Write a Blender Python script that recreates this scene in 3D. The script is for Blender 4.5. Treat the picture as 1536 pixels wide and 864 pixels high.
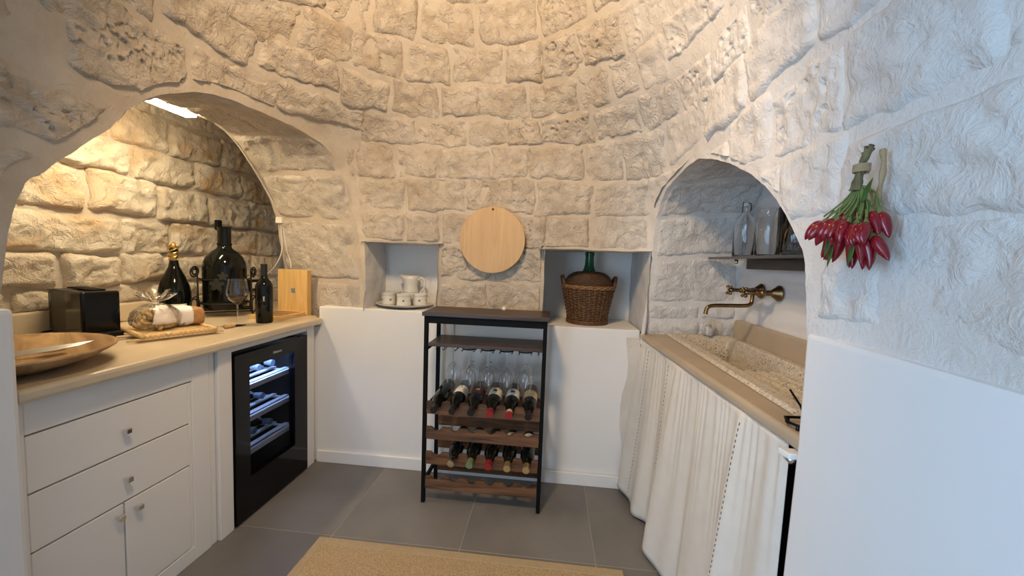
import bpy, bmesh, math, random
import numpy as np
from mathutils import Vector, Matrix, noise

for o in list(bpy.data.objects):
    bpy.data.objects.remove(o)
SC = bpy.context.scene
COL = SC.collection
PI = math.pi
rnd = random.Random(7)

# ---------------------------------------------------------------- camera
F_PX = 577.0
yaw, pitch, roll = (math.radians(a) for a in (-5.636, 4.0375, -2.031))
fw = Vector((math.sin(yaw) * math.cos(pitch), math.cos(yaw) * math.cos(pitch), -math.sin(pitch)))
rt = Vector((math.cos(yaw), -math.sin(yaw), 0))
dn = fw.cross(rt)
rt2 = math.cos(roll) * rt + math.sin(roll) * dn
dn2 = -math.sin(roll) * rt + math.cos(roll) * dn
cam_d = bpy.data.cameras.new('camera')
cam_d.sensor_width = 36
cam_d.lens = 36 * F_PX / 1536
cam_d.clip_start = 0.02
cam = bpy.data.objects.new('camera', cam_d)
COL.objects.link(cam)
m = Matrix.Identity(4)
for i in range(3):
    m[i][0] = rt2[i]; m[i][1] = -dn2[i]; m[i][2] = -fw[i]
m[2][3] = 1.29
cam.matrix_world = m
SC.camera = cam

# ---------------------------------------------------------------- world, lights, exposure
w = bpy.data.worlds.new('world'); SC.world = w; w.use_nodes = True
bg = w.node_tree.nodes['Background']
bg.inputs[0].default_value = (.62, .76, 1, 1); bg.inputs[1].default_value = 1.0
SC.view_settings.view_transform = 'Standard'
SC.view_settings.look = 'None'
SC.view_settings.gamma = 1
SC.view_settings.use_curve_mapping = False
SC.view_settings.exposure = 0.22

def area(name, loc, target, sx, sy, power, col):
    l = bpy.data.lights.new(name, 'AREA'); l.shape = 'RECTANGLE'; l.size = sx; l.size_y = sy
    l.energy = power; l.color = col
    o = bpy.data.objects.new(name, l); COL.objects.link(o); o.location = loc
    o.rotation_euler = (Vector(target) - Vector(loc)).to_track_quat('-Z', 'Y').to_euler()
    return o
# daylight entering through the open house door behind the viewer
area('door_daylight', (-1.65, -2.18, 1.1), (-.35, 1.2, 1.1), .95, 1.9, 30, (.56, .77, 1))
# added cool light on the right wall; its side window is made up
area('right_wall_fill', (-2.28, -.95, 1.45), (.57, .75, 1.2), .9, 1.2, 46, (.34, .62, 1))
# alcove strip lamp and the pendant carry their light in their builders

# ---------------------------------------------------------------- helpers
def mesh_obj(name, verts, faces, mat=None, parent=None, smooth=False, kind=None):
    me = bpy.data.meshes.new(name)
    me.from_pydata([tuple(v) for v in verts], [], [tuple(f) for f in faces])
    if mat: me.materials.append(MATS[mat] if isinstance(mat, str) else mat)
    if smooth:
        me.polygons.foreach_set('use_smooth', [True] * len(me.polygons))
    me.update()
    o = bpy.data.objects.new(name, me); COL.objects.link(o)
    if parent: o.parent = parent
    if kind: o['kind'] = kind
    return o

def bm_obj(name, bm, mat, parent=None, smooth=False, kind=None, autosmooth=None):
    me = bpy.data.meshes.new(name); bm.to_mesh(me); bm.free()
    me.materials.append(MATS[mat] if isinstance(mat, str) else mat)
    if smooth: me.polygons.foreach_set('use_smooth', [True] * len(me.polygons))
    o = bpy.data.objects.new(name, me); COL.objects.link(o)
    if parent: o.parent = parent
    if kind: o['kind'] = kind
    return o

def tag(o, label, cat, group=None):
    o['label'] = label; o['category'] = cat
    if group: o['group'] = group
    return o

def thing(name, label, cat, loc=(0, 0, 0), rot=(0, 0, 0), group=None):
    o = bpy.data.objects.new(name, None); COL.objects.link(o)
    o.location = loc; o.rotation_euler = rot; o.empty_display_size = .05
    return tag(o, label, cat, group)

def struct(o):
    o['kind'] = 'structure'; return o

def bm_box(bm, x0, x1, y0, y1, z0, z1, bev=0.0, seg=2):
    r = bmesh.ops.create_cube(bm, size=1)
    vs = r['verts']
    for v in vs:
        v.co = Vector(((x0 + x1) / 2 + v.co.x * (x1 - x0), (y0 + y1) / 2 + v.co.y * (y1 - y0), (z0 + z1) / 2 + v.co.z * (z1 - z0)))
    if bev > 0:
        es = list({e for v in vs for e in v.link_edges})
        bmesh.ops.bevel(bm, geom=es, offset=bev, segments=seg, affect='EDGES', profile=.5)

def box(name, x0, x1, y0, y1, z0, z1, mat, parent=None, bev=0.003, kind=None):
    bm = bmesh.new(); bm_box(bm, x0, x1, y0, y1, z0, z1, bev)
    return bm_obj(name, bm, mat, parent, kind=kind)

def lathe_data(prof, seg=28, off=(0, 0, 0), close=False):
    vs, fs = [], []
    n = len(prof)
    for (r, z) in prof:
        for k in range(seg):
            a = 2 * PI * k / seg
            vs.append((off[0] + r * math.cos(a), off[1] + r * math.sin(a), off[2] + z))
    rows = n if close else n - 1
    for i in range(rows):
        j = (i + 1) % n
        for k in range(seg):
            k2 = (k + 1) % seg
            fs.append((i * seg + k, i * seg + k2, j * seg + k2, j * seg + k))
    return vs, fs

def lathe(name, prof, mat, parent=None, seg=28, off=(0, 0, 0), smooth=True, cap=True):
    vs, fs = lathe_data(prof, seg, off)
    if cap:
        n = len(prof)
        if prof[0][0] > 1e-5: fs.append(tuple(range(seg - 1, -1, -1)))
        if prof[-1][0] > 1e-5: fs.append(tuple((n - 1) * seg + k for k in range(seg)))
    o = mesh_obj(name, vs, fs, mat, parent, False)
    if smooth:
        me = o.data
        me.polygons.foreach_set('use_smooth', [len(p.vertices) == 4 for p in me.polygons])
        bmx = bmesh.new(); bmx.from_mesh(me); bmesh.ops.remove_doubles(bmx, verts=bmx.verts, dist=1e-6)
        for e in bmx.edges:
            if len(e.link_faces) == 2 and e.calc_face_angle() > math.radians(50): e.smooth = False
        bmx.to_mesh(me); bmx.free()
    return o

def tube_data(path, r, seg=8, closed=False, cap=True):
    P = [Vector(p) for p in path]; n = len(P)
    vs, fs = [], []
    prev = None
    for i in range(n):
        if closed: t = P[(i + 1) % n] - P[i - 1]
        else: t = P[min(i + 1, n - 1)] - P[max(i - 1, 0)]
        if t.length < 1e-9: t = Vector((0, 0, 1))
        t.normalize()
        if prev is None:
            up = Vector((0, 0, 1)) if abs(t.z) < .9 else Vector((1, 0, 0))
            a = t.cross(up).normalized()
        else:
            a = (prev - t * prev.dot(t))
            a = a.normalized() if a.length > 1e-6 else t.orthogonal().normalized()
        prev = a; b = t.cross(a)
        rr = r[i] if isinstance(r, (list, tuple)) else r
        for k in range(seg):
            an = 2 * PI * k / seg
            vs.append(P[i] + (a * math.cos(an) + b * math.sin(an)) * rr)
    m_ = n if closed else n - 1
    for i in range(m_):
        j = (i + 1) % n
        for k in range(seg):
            k2 = (k + 1) % seg
            fs.append((i * seg + k, i * seg + k2, j * seg + k2, j * seg + k))
    if cap and not closed:
        fs.append(tuple(range(seg - 1, -1, -1))); fs.append(tuple((n - 1) * seg + k for k in range(seg)))
    return vs, fs

def tube(name, path, r, mat, parent=None, seg=8, closed=False):
    v, f = tube_data(path, r, seg, closed)
    return mesh_obj(name, v, f, mat, parent, True)

def join_data(parts):
    V, Fc = [], []
    for v, f in parts:
        o = len(V); V += list(v); Fc += [tuple(i + o for i in q) for q in f]
    return V, Fc

def prism(name, pts, axis, a0, a1, mat, parent=None, bev=0):
    """pts: polygon of (u,v); axis 'x': (a,u,v) ; 'y': (u,a,v) ; 'z': (u,v,a)"""
    def mk(a, p):
        return {'x': (a, p[0], p[1]), 'y': (p[0], a, p[1]), 'z': (p[0], p[1], a)}[axis]
    n = len(pts)
    bm = bmesh.new()
    A = [bm.verts.new(mk(a0, p)) for p in pts]; B = [bm.verts.new(mk(a1, p)) for p in pts]
    bm.faces.new(A); bm.faces.new(B[::-1])
    for i in range(n):
        bm.faces.new((A[i], B[i], B[(i + 1) % n], A[(i + 1) % n]))
    bmesh.ops.recalc_face_normals(bm, faces=bm.faces)
    if bev:
        bmesh.ops.bevel(bm, geom=list(bm.edges), offset=bev, segments=2, affect='EDGES', profile=.5)
    return bm_obj(name, bm, mat, parent)

def catmull(pts, n=6, closed=False):
    P = [Vector(p) for p in pts]; out = []
    N = len(P)
    for i in range(N if closed else N - 1):
        if closed: p0, p1, p2, p3 = P[i - 1], P[i], P[(i + 1) % N], P[(i + 2) % N]
        else: p0, p1, p2, p3 = P[max(i - 1, 0)], P[i], P[i + 1], P[min(i + 2, N - 1)]
        for k in range(n):
            t = k / n
            out.append(.5 * ((2 * p1) + (p2 - p0) * t + (2 * p0 - 5 * p1 + 4 * p2 - p3) * t * t + (3 * p1 - p0 - 3 * p2 + p3) * t ** 3))
    if not closed: out.append(P[-1])
    return out

def copy_thing(root, label=None):
    r = root.copy(); COL.objects.link(r)
    if label: r['label'] = label
    for ch in list(root.children):
        c = ch.copy(); COL.objects.link(c); c.parent = r
        for g in ch.children:
            d = g.copy(); COL.objects.link(d); d.parent = c
    return r

def text_mesh(name, txt, size, mat, parent, loc, rot, depth=.0006):
    cu = bpy.data.curves.new(name, 'FONT'); cu.body = txt; cu.size = size; cu.extrude = depth
    cu.align_x = 'CENTER'; cu.align_y = 'CENTER'
    t = bpy.data.objects.new(name, cu)
    me = bpy.data.meshes.new_from_object(t)
    bpy.data.objects.remove(t)
    me.materials.clear(); me.materials.append(MATS[mat])
    o = bpy.data.objects.new(name, me); COL.objects.link(o); o.parent = parent
    o.location = loc; o.rotation_euler = rot
    return o

# ---------------------------------------------------------------- materials
MATS = {}
def new_mat(name):
    mt = bpy.data.materials.new(name); mt.use_nodes = True; MATS[name] = mt
    nt = mt.node_tree
    return mt, nt, nt.nodes['Principled BSDF']

def plain(name, col, rough=.5, metal=0, trans=0, ior=1.45, bump=0, bscale=40, var=0, vscale=6, emit=None, estr=0, coat=0, stretch=(1, 1, 1), alpha=1, sheen=0):
    mt, nt, b = new_mat(name)
    b.inputs['Base Color'].default_value = (*col, 1); b.inputs['Roughness'].default_value = rough
    b.inputs['Metallic'].default_value = metal; b.inputs['Transmission Weight'].default_value = trans
    b.inputs['IOR'].default_value = ior; b.inputs['Coat Weight'].default_value = coat
    b.inputs['Alpha'].default_value = alpha
    if sheen: b.inputs['Sheen Weight'].default_value = sheen
    N, L = nt.nodes.new, nt.links.new
    if var or bump:
        tc = N('ShaderNodeTexCoord'); mp = N('ShaderNodeMapping'); L(tc.outputs['Object'], mp.inputs[0])
        mp.inputs['Scale'].default_value = stretch
    if var:
        nz = N('ShaderNodeTexNoise'); nz.inputs['Scale'].default_value = vscale; nz.inputs['Detail'].default_value = 6
        L(mp.outputs[0], nz.inputs['Vector'])
        cr = N('ShaderNodeValToRGB'); cr.color_ramp.elements[0].position = .3; cr.color_ramp.elements[1].position = .7
        cr.color_ramp.elements[0].color = (*[c * (1 - var) for c in col], 1)
        cr.color_ramp.elements[1].color = (*[min(1, c * (1 + var)) for c in col], 1)
        L(nz.outputs[0], cr.inputs[0]); L(cr.outputs[0], b.inputs['Base Color'])
    if bump:
        nb = N('ShaderNodeTexNoise'); nb.inputs['Scale'].default_value = bscale; nb.inputs['Detail'].default_value = 5
        L(mp.outputs[0], nb.inputs['Vector'])
        bp = N('ShaderNodeBump'); bp.inputs['Strength'].default_value = bump; bp.inputs['Distance'].default_value = .004
        L(nb.outputs[0], bp.inputs['Height']); L(bp.outputs[0], b.inputs['Normal'])
    if emit:
        b.inputs['Emission Color'].default_value = (*emit, 1); b.inputs['Emission Strength'].default_value = estr
    return mt

def stone_mat(name, c1, c2, c3, stain=None, stain_amt=.5, bump=.8, whiten_x=False, crease=-2.4):
    mt, nt, b = new_mat(name)
    N, L = nt.nodes.new, nt.links.new
    b.inputs['Roughness'].default_value = .92
    b.inputs['Specular IOR Level'].default_value = .2
    tc = N('ShaderNodeTexCoord'); oi = N('ShaderNodeObjectInfo')
    add = N('ShaderNodeVectorMath'); add.operation = 'ADD'
    L(tc.outputs['Object'], add.inputs[0]); L(oi.outputs['Random'], add.inputs[1])
    n1 = N('ShaderNodeTexNoise'); n1.inputs['Scale'].default_value = 9; n1.inputs['Detail'].default_value = 8; n1.inputs['Roughness'].default_value = .65
    L(add.outputs[0], n1.inputs['Vector'])
    cr = N('ShaderNodeValToRGB'); e = cr.color_ramp.elements
    e[0].position = .32; e[0].color = (*c1, 1); e[1].position = .7; e[1].color = (*c3, 1)
    k = e.new(.5); k.color = (*c2, 1)
    L(n1.outputs[0], cr.inputs[0])
    last = cr.outputs[0]
    if stain:
        n2 = N('ShaderNodeTexNoise'); n2.inputs['Scale'].default_value = 3.6; n2.inputs['Detail'].default_value = 5; n2.inputs['Distortion'].default_value = .6
        L(add.outputs[0], n2.inputs['Vector'])
        c2r = N('ShaderNodeValToRGB'); c2r.color_ramp.elements[0].position = .52; c2r.color_ramp.elements[1].position = .72
        c2r.color_ramp.elements[0].color = (0, 0, 0, 1); c2r.color_ramp.elements[1].color = (stain_amt,) * 3 + (1,)
        L(n2.outputs[0], c2r.inputs[0])
        mx = N('ShaderNodeMix'); mx.data_type = 'RGBA'
        L(c2r.outputs[0], mx.inputs[0]); L(last, mx.inputs[6]); mx.inputs[7].default_value = (*stain, 1)
        last = mx.outputs[2]
    if whiten_x:  # blends the stone colour to a paler tone towards positive x
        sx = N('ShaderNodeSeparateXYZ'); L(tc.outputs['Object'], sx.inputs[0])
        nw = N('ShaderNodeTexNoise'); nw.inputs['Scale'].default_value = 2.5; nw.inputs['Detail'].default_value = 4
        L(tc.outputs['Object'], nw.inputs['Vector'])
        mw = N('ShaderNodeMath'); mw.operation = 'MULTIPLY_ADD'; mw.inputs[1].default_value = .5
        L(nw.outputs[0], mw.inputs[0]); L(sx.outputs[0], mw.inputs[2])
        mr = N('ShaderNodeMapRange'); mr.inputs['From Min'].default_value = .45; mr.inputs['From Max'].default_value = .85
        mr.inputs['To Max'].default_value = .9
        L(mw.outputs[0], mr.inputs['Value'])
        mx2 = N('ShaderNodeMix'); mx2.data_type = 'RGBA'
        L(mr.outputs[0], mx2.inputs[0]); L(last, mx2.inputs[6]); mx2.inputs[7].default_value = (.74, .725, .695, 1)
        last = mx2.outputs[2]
    L(last, b.inputs['Base Color'])
    # relief: chipped ridges + grain
    m0 = N('ShaderNodeTexNoise'); m0.inputs['Scale'].default_value = 24; m0.inputs['Detail'].default_value = 6; m0.inputs['Roughness'].default_value = .62; m0.inputs['Distortion'].default_value = .7
    L(add.outputs[0], m0.inputs['Vector'])
    # fold the noise so that it makes sharp chisel creases
    mf = N('ShaderNodeMath'); mf.operation = 'SUBTRACT'; mf.inputs[1].default_value = .5; L(m0.outputs[0], mf.inputs[0])
    mab = N('ShaderNodeMath'); mab.operation = 'ABSOLUTE'; L(mf.outputs[0], mab.inputs[0])
    m1 = N('ShaderNodeMath'); m1.operation = 'MULTIPLY'; m1.inputs[1].default_value = crease; L(mab.outputs[0], m1.inputs[0])
    m2 = N('ShaderNodeTexNoise'); m2.inputs['Scale'].default_value = 110; m2.inputs['Detail'].default_value = 4
    L(add.outputs[0], m2.inputs['Vector'])
    ma = N('ShaderNodeMath'); ma.operation = 'MULTIPLY_ADD'; ma.inputs[1].default_value = .22
    L(m2.outputs[0], ma.inputs[0]); L(m1.outputs[0], ma.inputs[2])
    bp = N('ShaderNodeBump'); bp.inputs['Strength'].default_value = bump; bp.inputs['Distance'].default_value = .014
    L(ma.outputs[0], bp.inputs['Height']); L(bp.outputs[0], b.inputs['Normal'])
    return mt

def wood_mat(name, c1, c2, rough=.45, axis=0, scale=14, bump=.15, coat=0):
    mt, nt, b = new_mat(name)
    N, L = nt.nodes.new, nt.links.new
    tc = N('ShaderNodeTexCoord'); mp = N('ShaderNodeMapping')
    s = [1, 1, 1]; s[axis] = .09
    mp.inputs['Scale'].default_value = s
    L(tc.outputs['Object'], mp.inputs[0])
    n1 = N('ShaderNodeTexNoise'); n1.inputs['Scale'].default_value = scale * 3; n1.inputs['Detail'].default_value = 7; n1.inputs['Distortion'].default_value = 1.2
    L(mp.outputs[0], n1.inputs['Vector'])
    cr = N('ShaderNodeValToRGB'); e = cr.color_ramp.elements
    e[0].position = .33; e[0].color = (*c1, 1); e[1].position = .68; e[1].color = (*c2, 1)
    L(n1.outputs[0], cr.inputs[0]); L(cr.outputs[0], b.inputs['Base Color'])
    b.inputs['Roughness'].default_value = rough; b.inputs['Coat Weight'].default_value = coat
    bp = N('ShaderNodeBump'); bp.inputs['Strength'].default_value = bump; bp.inputs['Distance'].default_value = .002
    L(n1.outputs[0], bp.inputs['Height']); L(bp.outputs[0], b.inputs['Normal'])
    return mt

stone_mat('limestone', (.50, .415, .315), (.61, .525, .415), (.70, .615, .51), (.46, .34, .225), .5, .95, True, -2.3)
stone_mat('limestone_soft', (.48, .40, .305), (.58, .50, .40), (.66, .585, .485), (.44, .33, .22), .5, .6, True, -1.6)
stone_mat('limewashed_stone', (.66, .64, .60), (.73, .71, .675), (.78, .765, .735), None, 0, .75)
stone_mat('alcove_stone', (.56, .47, .35), (.68, .60, .47), (.75, .69, .57), (.52, .32, .13), .8, .8)
stone_mat('vault_stone', (.50, .44, .36), (.58, .52, .44), (.64, .58, .50), (.44, .36, .27), .4, .9)
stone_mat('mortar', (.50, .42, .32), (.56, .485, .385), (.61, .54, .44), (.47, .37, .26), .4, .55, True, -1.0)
stone_mat('mortar_white', (.68, .66, .63), (.74, .72, .69), (.78, .765, .74), None, 0, .35)
plain('plaster', (.80, .79, .765), .75, bump=.12, bscale=25, var=.015, vscale=3)
plain('white_paint', (.77, .755, .725), .42, bump=.04, bscale=60)
plain('undersink_shade', (.10, .075, .055), .9, bump=.5, bscale=20, var=.3)
plain('dark_gap', (.02, .02, .02), .9)
plain('chrome', (.75, .75, .75), .18, 1)
plain('steel', (.7, .7, .72), .15, 1)
plain('floor_tile', (.175, .165, .152), .46, bump=.06, bscale=90, var=.22, vscale=2.3)
plain('grout', (.33, .31, .28), .85)
plain('jute', (.43, .31, .17), .95, bump=1.0, bscale=260, var=.30, vscale=150)
plain('jute_tape', (.40, .30, .175), .9, bump=.4, bscale=300, var=.06, vscale=60)
plain('beige_stone', (.60, .50, .355), .30, bump=.03, var=.14, vscale=5, stretch=(1, .5, 1))
plain('sink_stone', (.46, .365, .255), .42, bump=.05, var=.10, vscale=6)
plain('black_plastic', (.008, .008, .009), .3)
MATS['black_plastic'].node_tree.nodes['Principled BSDF'].inputs['Specular IOR Level'].default_value = .35
plain('black_gloss', (.004, .004, .0045), .10)
MATS['black_gloss'].node_tree.nodes['Principled BSDF'].inputs['Specular IOR Level'].default_value = .3
plain('black_metal', (.005, .005, .0055), .6)
MATS['black_metal'].node_tree.nodes['Principled BSDF'].inputs['Specular IOR Level'].default_value = .15
plain('iron', (.02, .02, .018), .5, .6, bump=.3, bscale=120)
plain('smoke_tank', (.10, .10, .11), .12, trans=.55, ior=1.2)
plain('bottle_glass', (.004, .005, .004), .08)
MATS['bottle_glass'].node_tree.nodes['Principled BSDF'].inputs['Specular IOR Level'].default_value = .38
plain('bottle_green', (.02, .10, .035), .08, trans=.35)
plain('demijohn_glass', (.02, .15, .06), .06, trans=.6)
plain('clear_glass', (1, 1, 1), 0.0, trans=1, ior=1.45)
plain('cooler_glass', (.55, .57, .62), 0.02, trans=1, ior=1.08)
plain('shelf_glass', (.20, .20, .205), .12, trans=.55, ior=1.3)
plain('red_wine', (.035, .002, .005), .08)
plain('gold_foil', (.62, .44, .17), .28, 1, bump=.5, bscale=90)
plain('label_cream', (.72, .66, .52), .6, var=.08, vscale=30)
plain('label_white', (.80, .77, .70), .6)
plain('label_dark', (.08, .025, .025), .5)
plain('label_ochre', (.66, .50, .26), .6)
plain('ink', (.03, .03, .035), .6)
plain('capsule_black', (.012, .011, .012), .35)
plain('capsule_red', (.28, .02, .025), .35)
plain('capsule_gold', (.62, .47, .24), .3, .7)
plain('capsule_green', (.16, .22, .12), .4)
plain('capsule_cream', (.70, .60, .45), .45)
plain('emblem', (.62, .62, .6), .5)
plain('leaf_metal', (.03, .03, .022), .55, .4)
plain('ceramic', (.74, .71, .63), .22, coat=.3, var=.03, vscale=20)
plain('motif_blue', (.14, .15, .20), .4)
plain('cane', (.62, .43, .20), .55, var=.25, vscale=60)
plain('cane_light', (.72, .56, .33), .5)
plain('tarallo', (.60, .42, .19), .75, bump=.5, bscale=120, var=.18, vscale=40)
plain('rusk', (.42, .22, .08), .8, bump=.8, bscale=90, var=.25, vscale=50)
def film(name, shine):
    mt, nt, b = new_mat(name); N, L = nt.nodes.new, nt.links.new
    nt.nodes.remove(b)
    tr = N('ShaderNodeBsdfTransparent'); gl = N('ShaderNodeBsdfGlossy'); gl.inputs['Roughness'].default_value = .12
    lw = N('ShaderNodeLayerWeight'); lw.inputs[0].default_value = shine
    mx = N('ShaderNodeMixShader'); L(lw.outputs['Facing'], mx.inputs[0]); L(tr.outputs[0], mx.inputs[1]); L(gl.outputs[0], mx.inputs[2])
    tc = N('ShaderNodeTexCoord'); nz = N('ShaderNodeTexNoise'); nz.inputs['Scale'].default_value = 45; nz.inputs['Detail'].default_value = 3
    L(tc.outputs['Object'], nz.inputs['Vector']); bp = N('ShaderNodeBump'); bp.inputs['Strength'].default_value = 1; bp.inputs['Distance'].default_value = .01
    L(nz.outputs[0], bp.inputs['Height']); L(bp.outputs[0], gl.inputs['Normal']); L(bp.outputs[0], lw.inputs['Normal'])
    L(mx.outputs[0], nt.nodes['Material Output'].inputs[0])
film('cellophane', .5)
plain('paper', (.78, .70, .62), .8, bump=.3, bscale=60)
plain('paper_white', (.82, .79, .74), .8, bump=.2, bscale=60)
plain('cork', (.52, .36, .20), .9, bump=.4, bscale=200, var=.2, vscale=80)
plain('brass', (.24, .16, .075), .34, 1, var=.25, vscale=30)
plain('linen', (.70, .665, .60), .95, bump=.35, bscale=420, var=.035, vscale=18)
plain('stitch', (.12, .115, .11), .9)
plain('soap', (.82, .78, .72), .5)
plain('chili_red', (.20, .006, .012), .2, coat=.2, var=.35, vscale=22)
plain('chili_stem', (.15, .19, .05), .6)
plain('twig', (.15, .125, .055), .8, bump=.6, bscale=80, var=.35, vscale=40)
plain('twig_cut', (.10, .06, .04), .9)
plain('leaf', (.035, .13, .03), .4, var=.3, vscale=30)
plain('raffia', (.40, .28, .15), .9, bump=.6, bscale=150)
plain('wicker', (.12, .055, .022), .55, var=.35, vscale=35, bump=.3, bscale=120)
plain('wicker_light', (.22, .115, .045), .55, var=.35, vscale=35, bump=.3, bscale=120)
plain('wicker_dark', (.07, .035, .015), .65, var=.3, vscale=50, bump=.8, bscale=160)
plain('wire_white', (.70, .66, .58), .5)
plain('led', (1, 1, 1), .5, emit=(1, .80, .52), estr=105)
plain('cooler_led', (1, 1, 1), .5, emit=(.40, .58, 1), estr=17)
plain('bulb', (1, 1, 1), .5, emit=(1, .80, .55), estr=6)
plain('cooler_inside', (.10, .11, .13), .6)
plain('cooler_shelf', (.55, .58, .64), .5)
plain('logo', (.6, .6, .62), .3, .8)
plain('foil_blue', (.18, .22, .28), .5)
wood_mat('rustic_wood', (.035, .017, .008), (.21, .095, .038), .5, 0, 10, .4)
wood_mat('rustic_dark', (.028, .016, .011), (.07, .038, .023), .4, 0, 10, .3)
wood_mat('beech', (.52, .315, .135), (.61, .40, .19), .5, 2, 9, .08)
wood_mat('bamboo', (.62, .38, .12), (.78, .54, .23), .45, 2, 12, .05)
wood_mat('bamboo_flat', (.56, .34, .11), (.72, .48, .20), .45, 1, 12, .05)
wood_mat('bowl_wood', (.20, .105, .042), (.50, .33, .16), .4, 0, 5, .1)
wood_mat('spoon_wood', (.42, .25, .10), (.55, .36, .17), .5, 0, 9, .1)
wood_mat('shelf_wood', (.05, .035, .025), (.09, .065, .05), .5, 1, 9, .1)

def terrazzo(name):
    mt, nt, b = new_mat(name); N, L = nt.nodes.new, nt.links.new
    tc = N('ShaderNodeTexCoord'); v = N('ShaderNodeTexVoronoi'); v.inputs['Scale'].default_value = 170
    L(tc.outputs['Object'], v.inputs['Vector'])
    cr = N('ShaderNodeValToRGB'); cr.color_ramp.interpolation = 'CONSTANT'; e = cr.color_ramp.elements
    e[0].position = 0; e[0].color = (.22, .19, .15, 1); e[1].position = .045; e[1].color = (.56, .49, .385, 1)
    for p, c in ((.3, (.62, .56, .46)), (.6, (.48, .40, .30)), (.82, (.66, .61, .52))):
        k = e.new(p); k.color = (*c, 1)
    sep = N('ShaderNodeSeparateColor'); L(v.outputs['Color'], sep.inputs[0]); L(sep.outputs[0], cr.inputs[0])
    L(cr.outputs[0], b.inputs['Base Color']); b.inputs['Roughness'].default_value = .5
terrazzo('terrazzo')

def marble(name):
    mt, nt, b = new_mat(name); N, L = nt.nodes.new, nt.links.new
    tc = N('ShaderNodeTexCoord'); mp = N('ShaderNodeMapping'); mp.inputs['Rotation'].default_value = (.7, 0, 0)
    mp.inputs['Scale'].default_value = (1, .5, 3); L(tc.outputs['Object'], mp.inputs[0])
    n = N('ShaderNodeTexNoise'); n.inputs['Scale'].default_value = 4; n.inputs['Detail'].default_value = 7; n.inputs['Distortion'].default_value = 1.0
    L(mp.outputs[0], n.inputs['Vector'])
    cr = N('ShaderNodeValToRGB'); e = cr.color_ramp.elements
    e[0].position = .40; e[0].color = (.66, .65, .63, 1); e[1].position = .6; e[1].color = (.76, .75, .735, 1)
    L(n.outputs[0], cr.inputs[0]); L(cr.outputs[0], b.inputs['Base Color']); b.inputs['Roughness'].default_value = .3
marble('marble')

# ---------------------------------------------------------------- the domed stone shell
XC, YC = -.425, 1.13
ZT = [0, 1.5, 1.7, 1.94, 2.08, 2.24, 2.41, 4.6]
AT = [1.0, 1.0, 1.0, .975, .955, .93, .88, .05]
BT = [1.09, 1.09, 1.09, 1.09, 1.07, 1.02, .95, .05]
NT = [12, 12, 6.5, 4, 2.7, 2.15, 2.0, 2.0]
def shell_pts(phi_deg, z):
    ph = np.radians(np.asarray(phi_deg, float)); z = np.asarray(z, float)
    a, b, n = np.interp(z, ZT, AT), np.interp(z, ZT, BT), np.interp(z, ZT, NT)
    r = ((np.abs(np.cos(ph)) / a) ** n + (np.abs(np.sin(ph)) / b) ** n) ** (-1 / n)
    return np.stack([XC + r * np.cos(ph), YC + r * np.sin(ph), z + 0 * r], -1)
def shell_nrm(phi, z):
    d = .3
    du = shell_pts(phi + d, z) - shell_pts(phi - d, z)
    dv = shell_pts(phi, z + .01) - shell_pts(phi, z - .01)
    n = np.cross(dv, du)
    return n / np.linalg.norm(n, axis=-1, keepdims=True)

# openings, in (bearing, height) on the shell
LEFT_ARCH = [(122.4, -.2), (122.4, .973), (122.6, 1.062), (123.8, 1.382), (125.4, 1.566), (126.8, 1.708), (128.4, 1.778), (130.6, 1.851), (133.4, 1.895),
             (138.5, 1.932), (143.4, 1.942), (149.2, 1.945), (155.0, 1.940), (159.8, 1.924), (164.3, 1.896), (169.3, 1.855), (173.7, 1.805),
             (177.2, 1.744), (180.5, 1.670), (184.2, 1.601), (187.5, 1.544), (189.6, 1.490), (191.6, 1.462), (192.4, 1.424), (193.2, 1.383),
             (193.9, 1.333), (194.4, 1.28), (194.7, 1.228), (195.3, 1.141), (195.6, .95), (195.6, -.2)]
RIGHT_ARCH = [(47.9, -.2), (47.9, .927), (47.2, 1.066), (46.5, 1.249), (46.0, 1.392), (45.3, 1.531), (43.5, 1.616), (41.4, 1.665), (38.6, 1.694), (35.7, 1.709),
              (31.2, 1.721), (26.6, 1.717), (22.0, 1.700), (17.6, 1.674), (13.2, 1.642), (9.1, 1.609), (4.3, 1.565), (.3, 1.519), (-3.2, 1.472),
              (-5.8, 1.428), (-8.0, 1.383), (-9.4, 1.347), (-10.5, 1.308), (-11.3, 1.27), (-12.0, 1.211), (-12.8, 1.157), (-13.0, .95), (-13.0, -.2)]
def poly_sdf(poly, P):
    """signed distance (m): positive outside"""
    S = np.array([.0175, 1.0])
    V = np.array(poly) * S; Q = P * S
    d = np.full(len(Q), 1e9); inside = np.zeros(len(Q), bool)
    for i in range(len(V)):
        a, b = V[i], V[(i + 1) % len(V)]
        e = b - a; w_ = Q - a
        t = np.clip((w_ @ e) / (e @ e + 1e-12), 0, 1)
        d = np.minimum(d, np.linalg.norm(w_ - t[:, None] * e, axis=1))
        c = ((a[1] > Q[:, 1]) != (b[1] > Q[:, 1]))
        xin = a[0] + (Q[:, 1] - a[1]) / (b[1] - a[1] + 1e-15) * e[0]
        inside ^= c & (Q[:, 0] < xin)
    return np.where(inside, -d, d)
def rect_sdf(x, z, x0, x1, z0, z1):
    return np.maximum(np.maximum(x0 - x, x - x1), np.maximum(z0 - z, z - z1))
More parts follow.
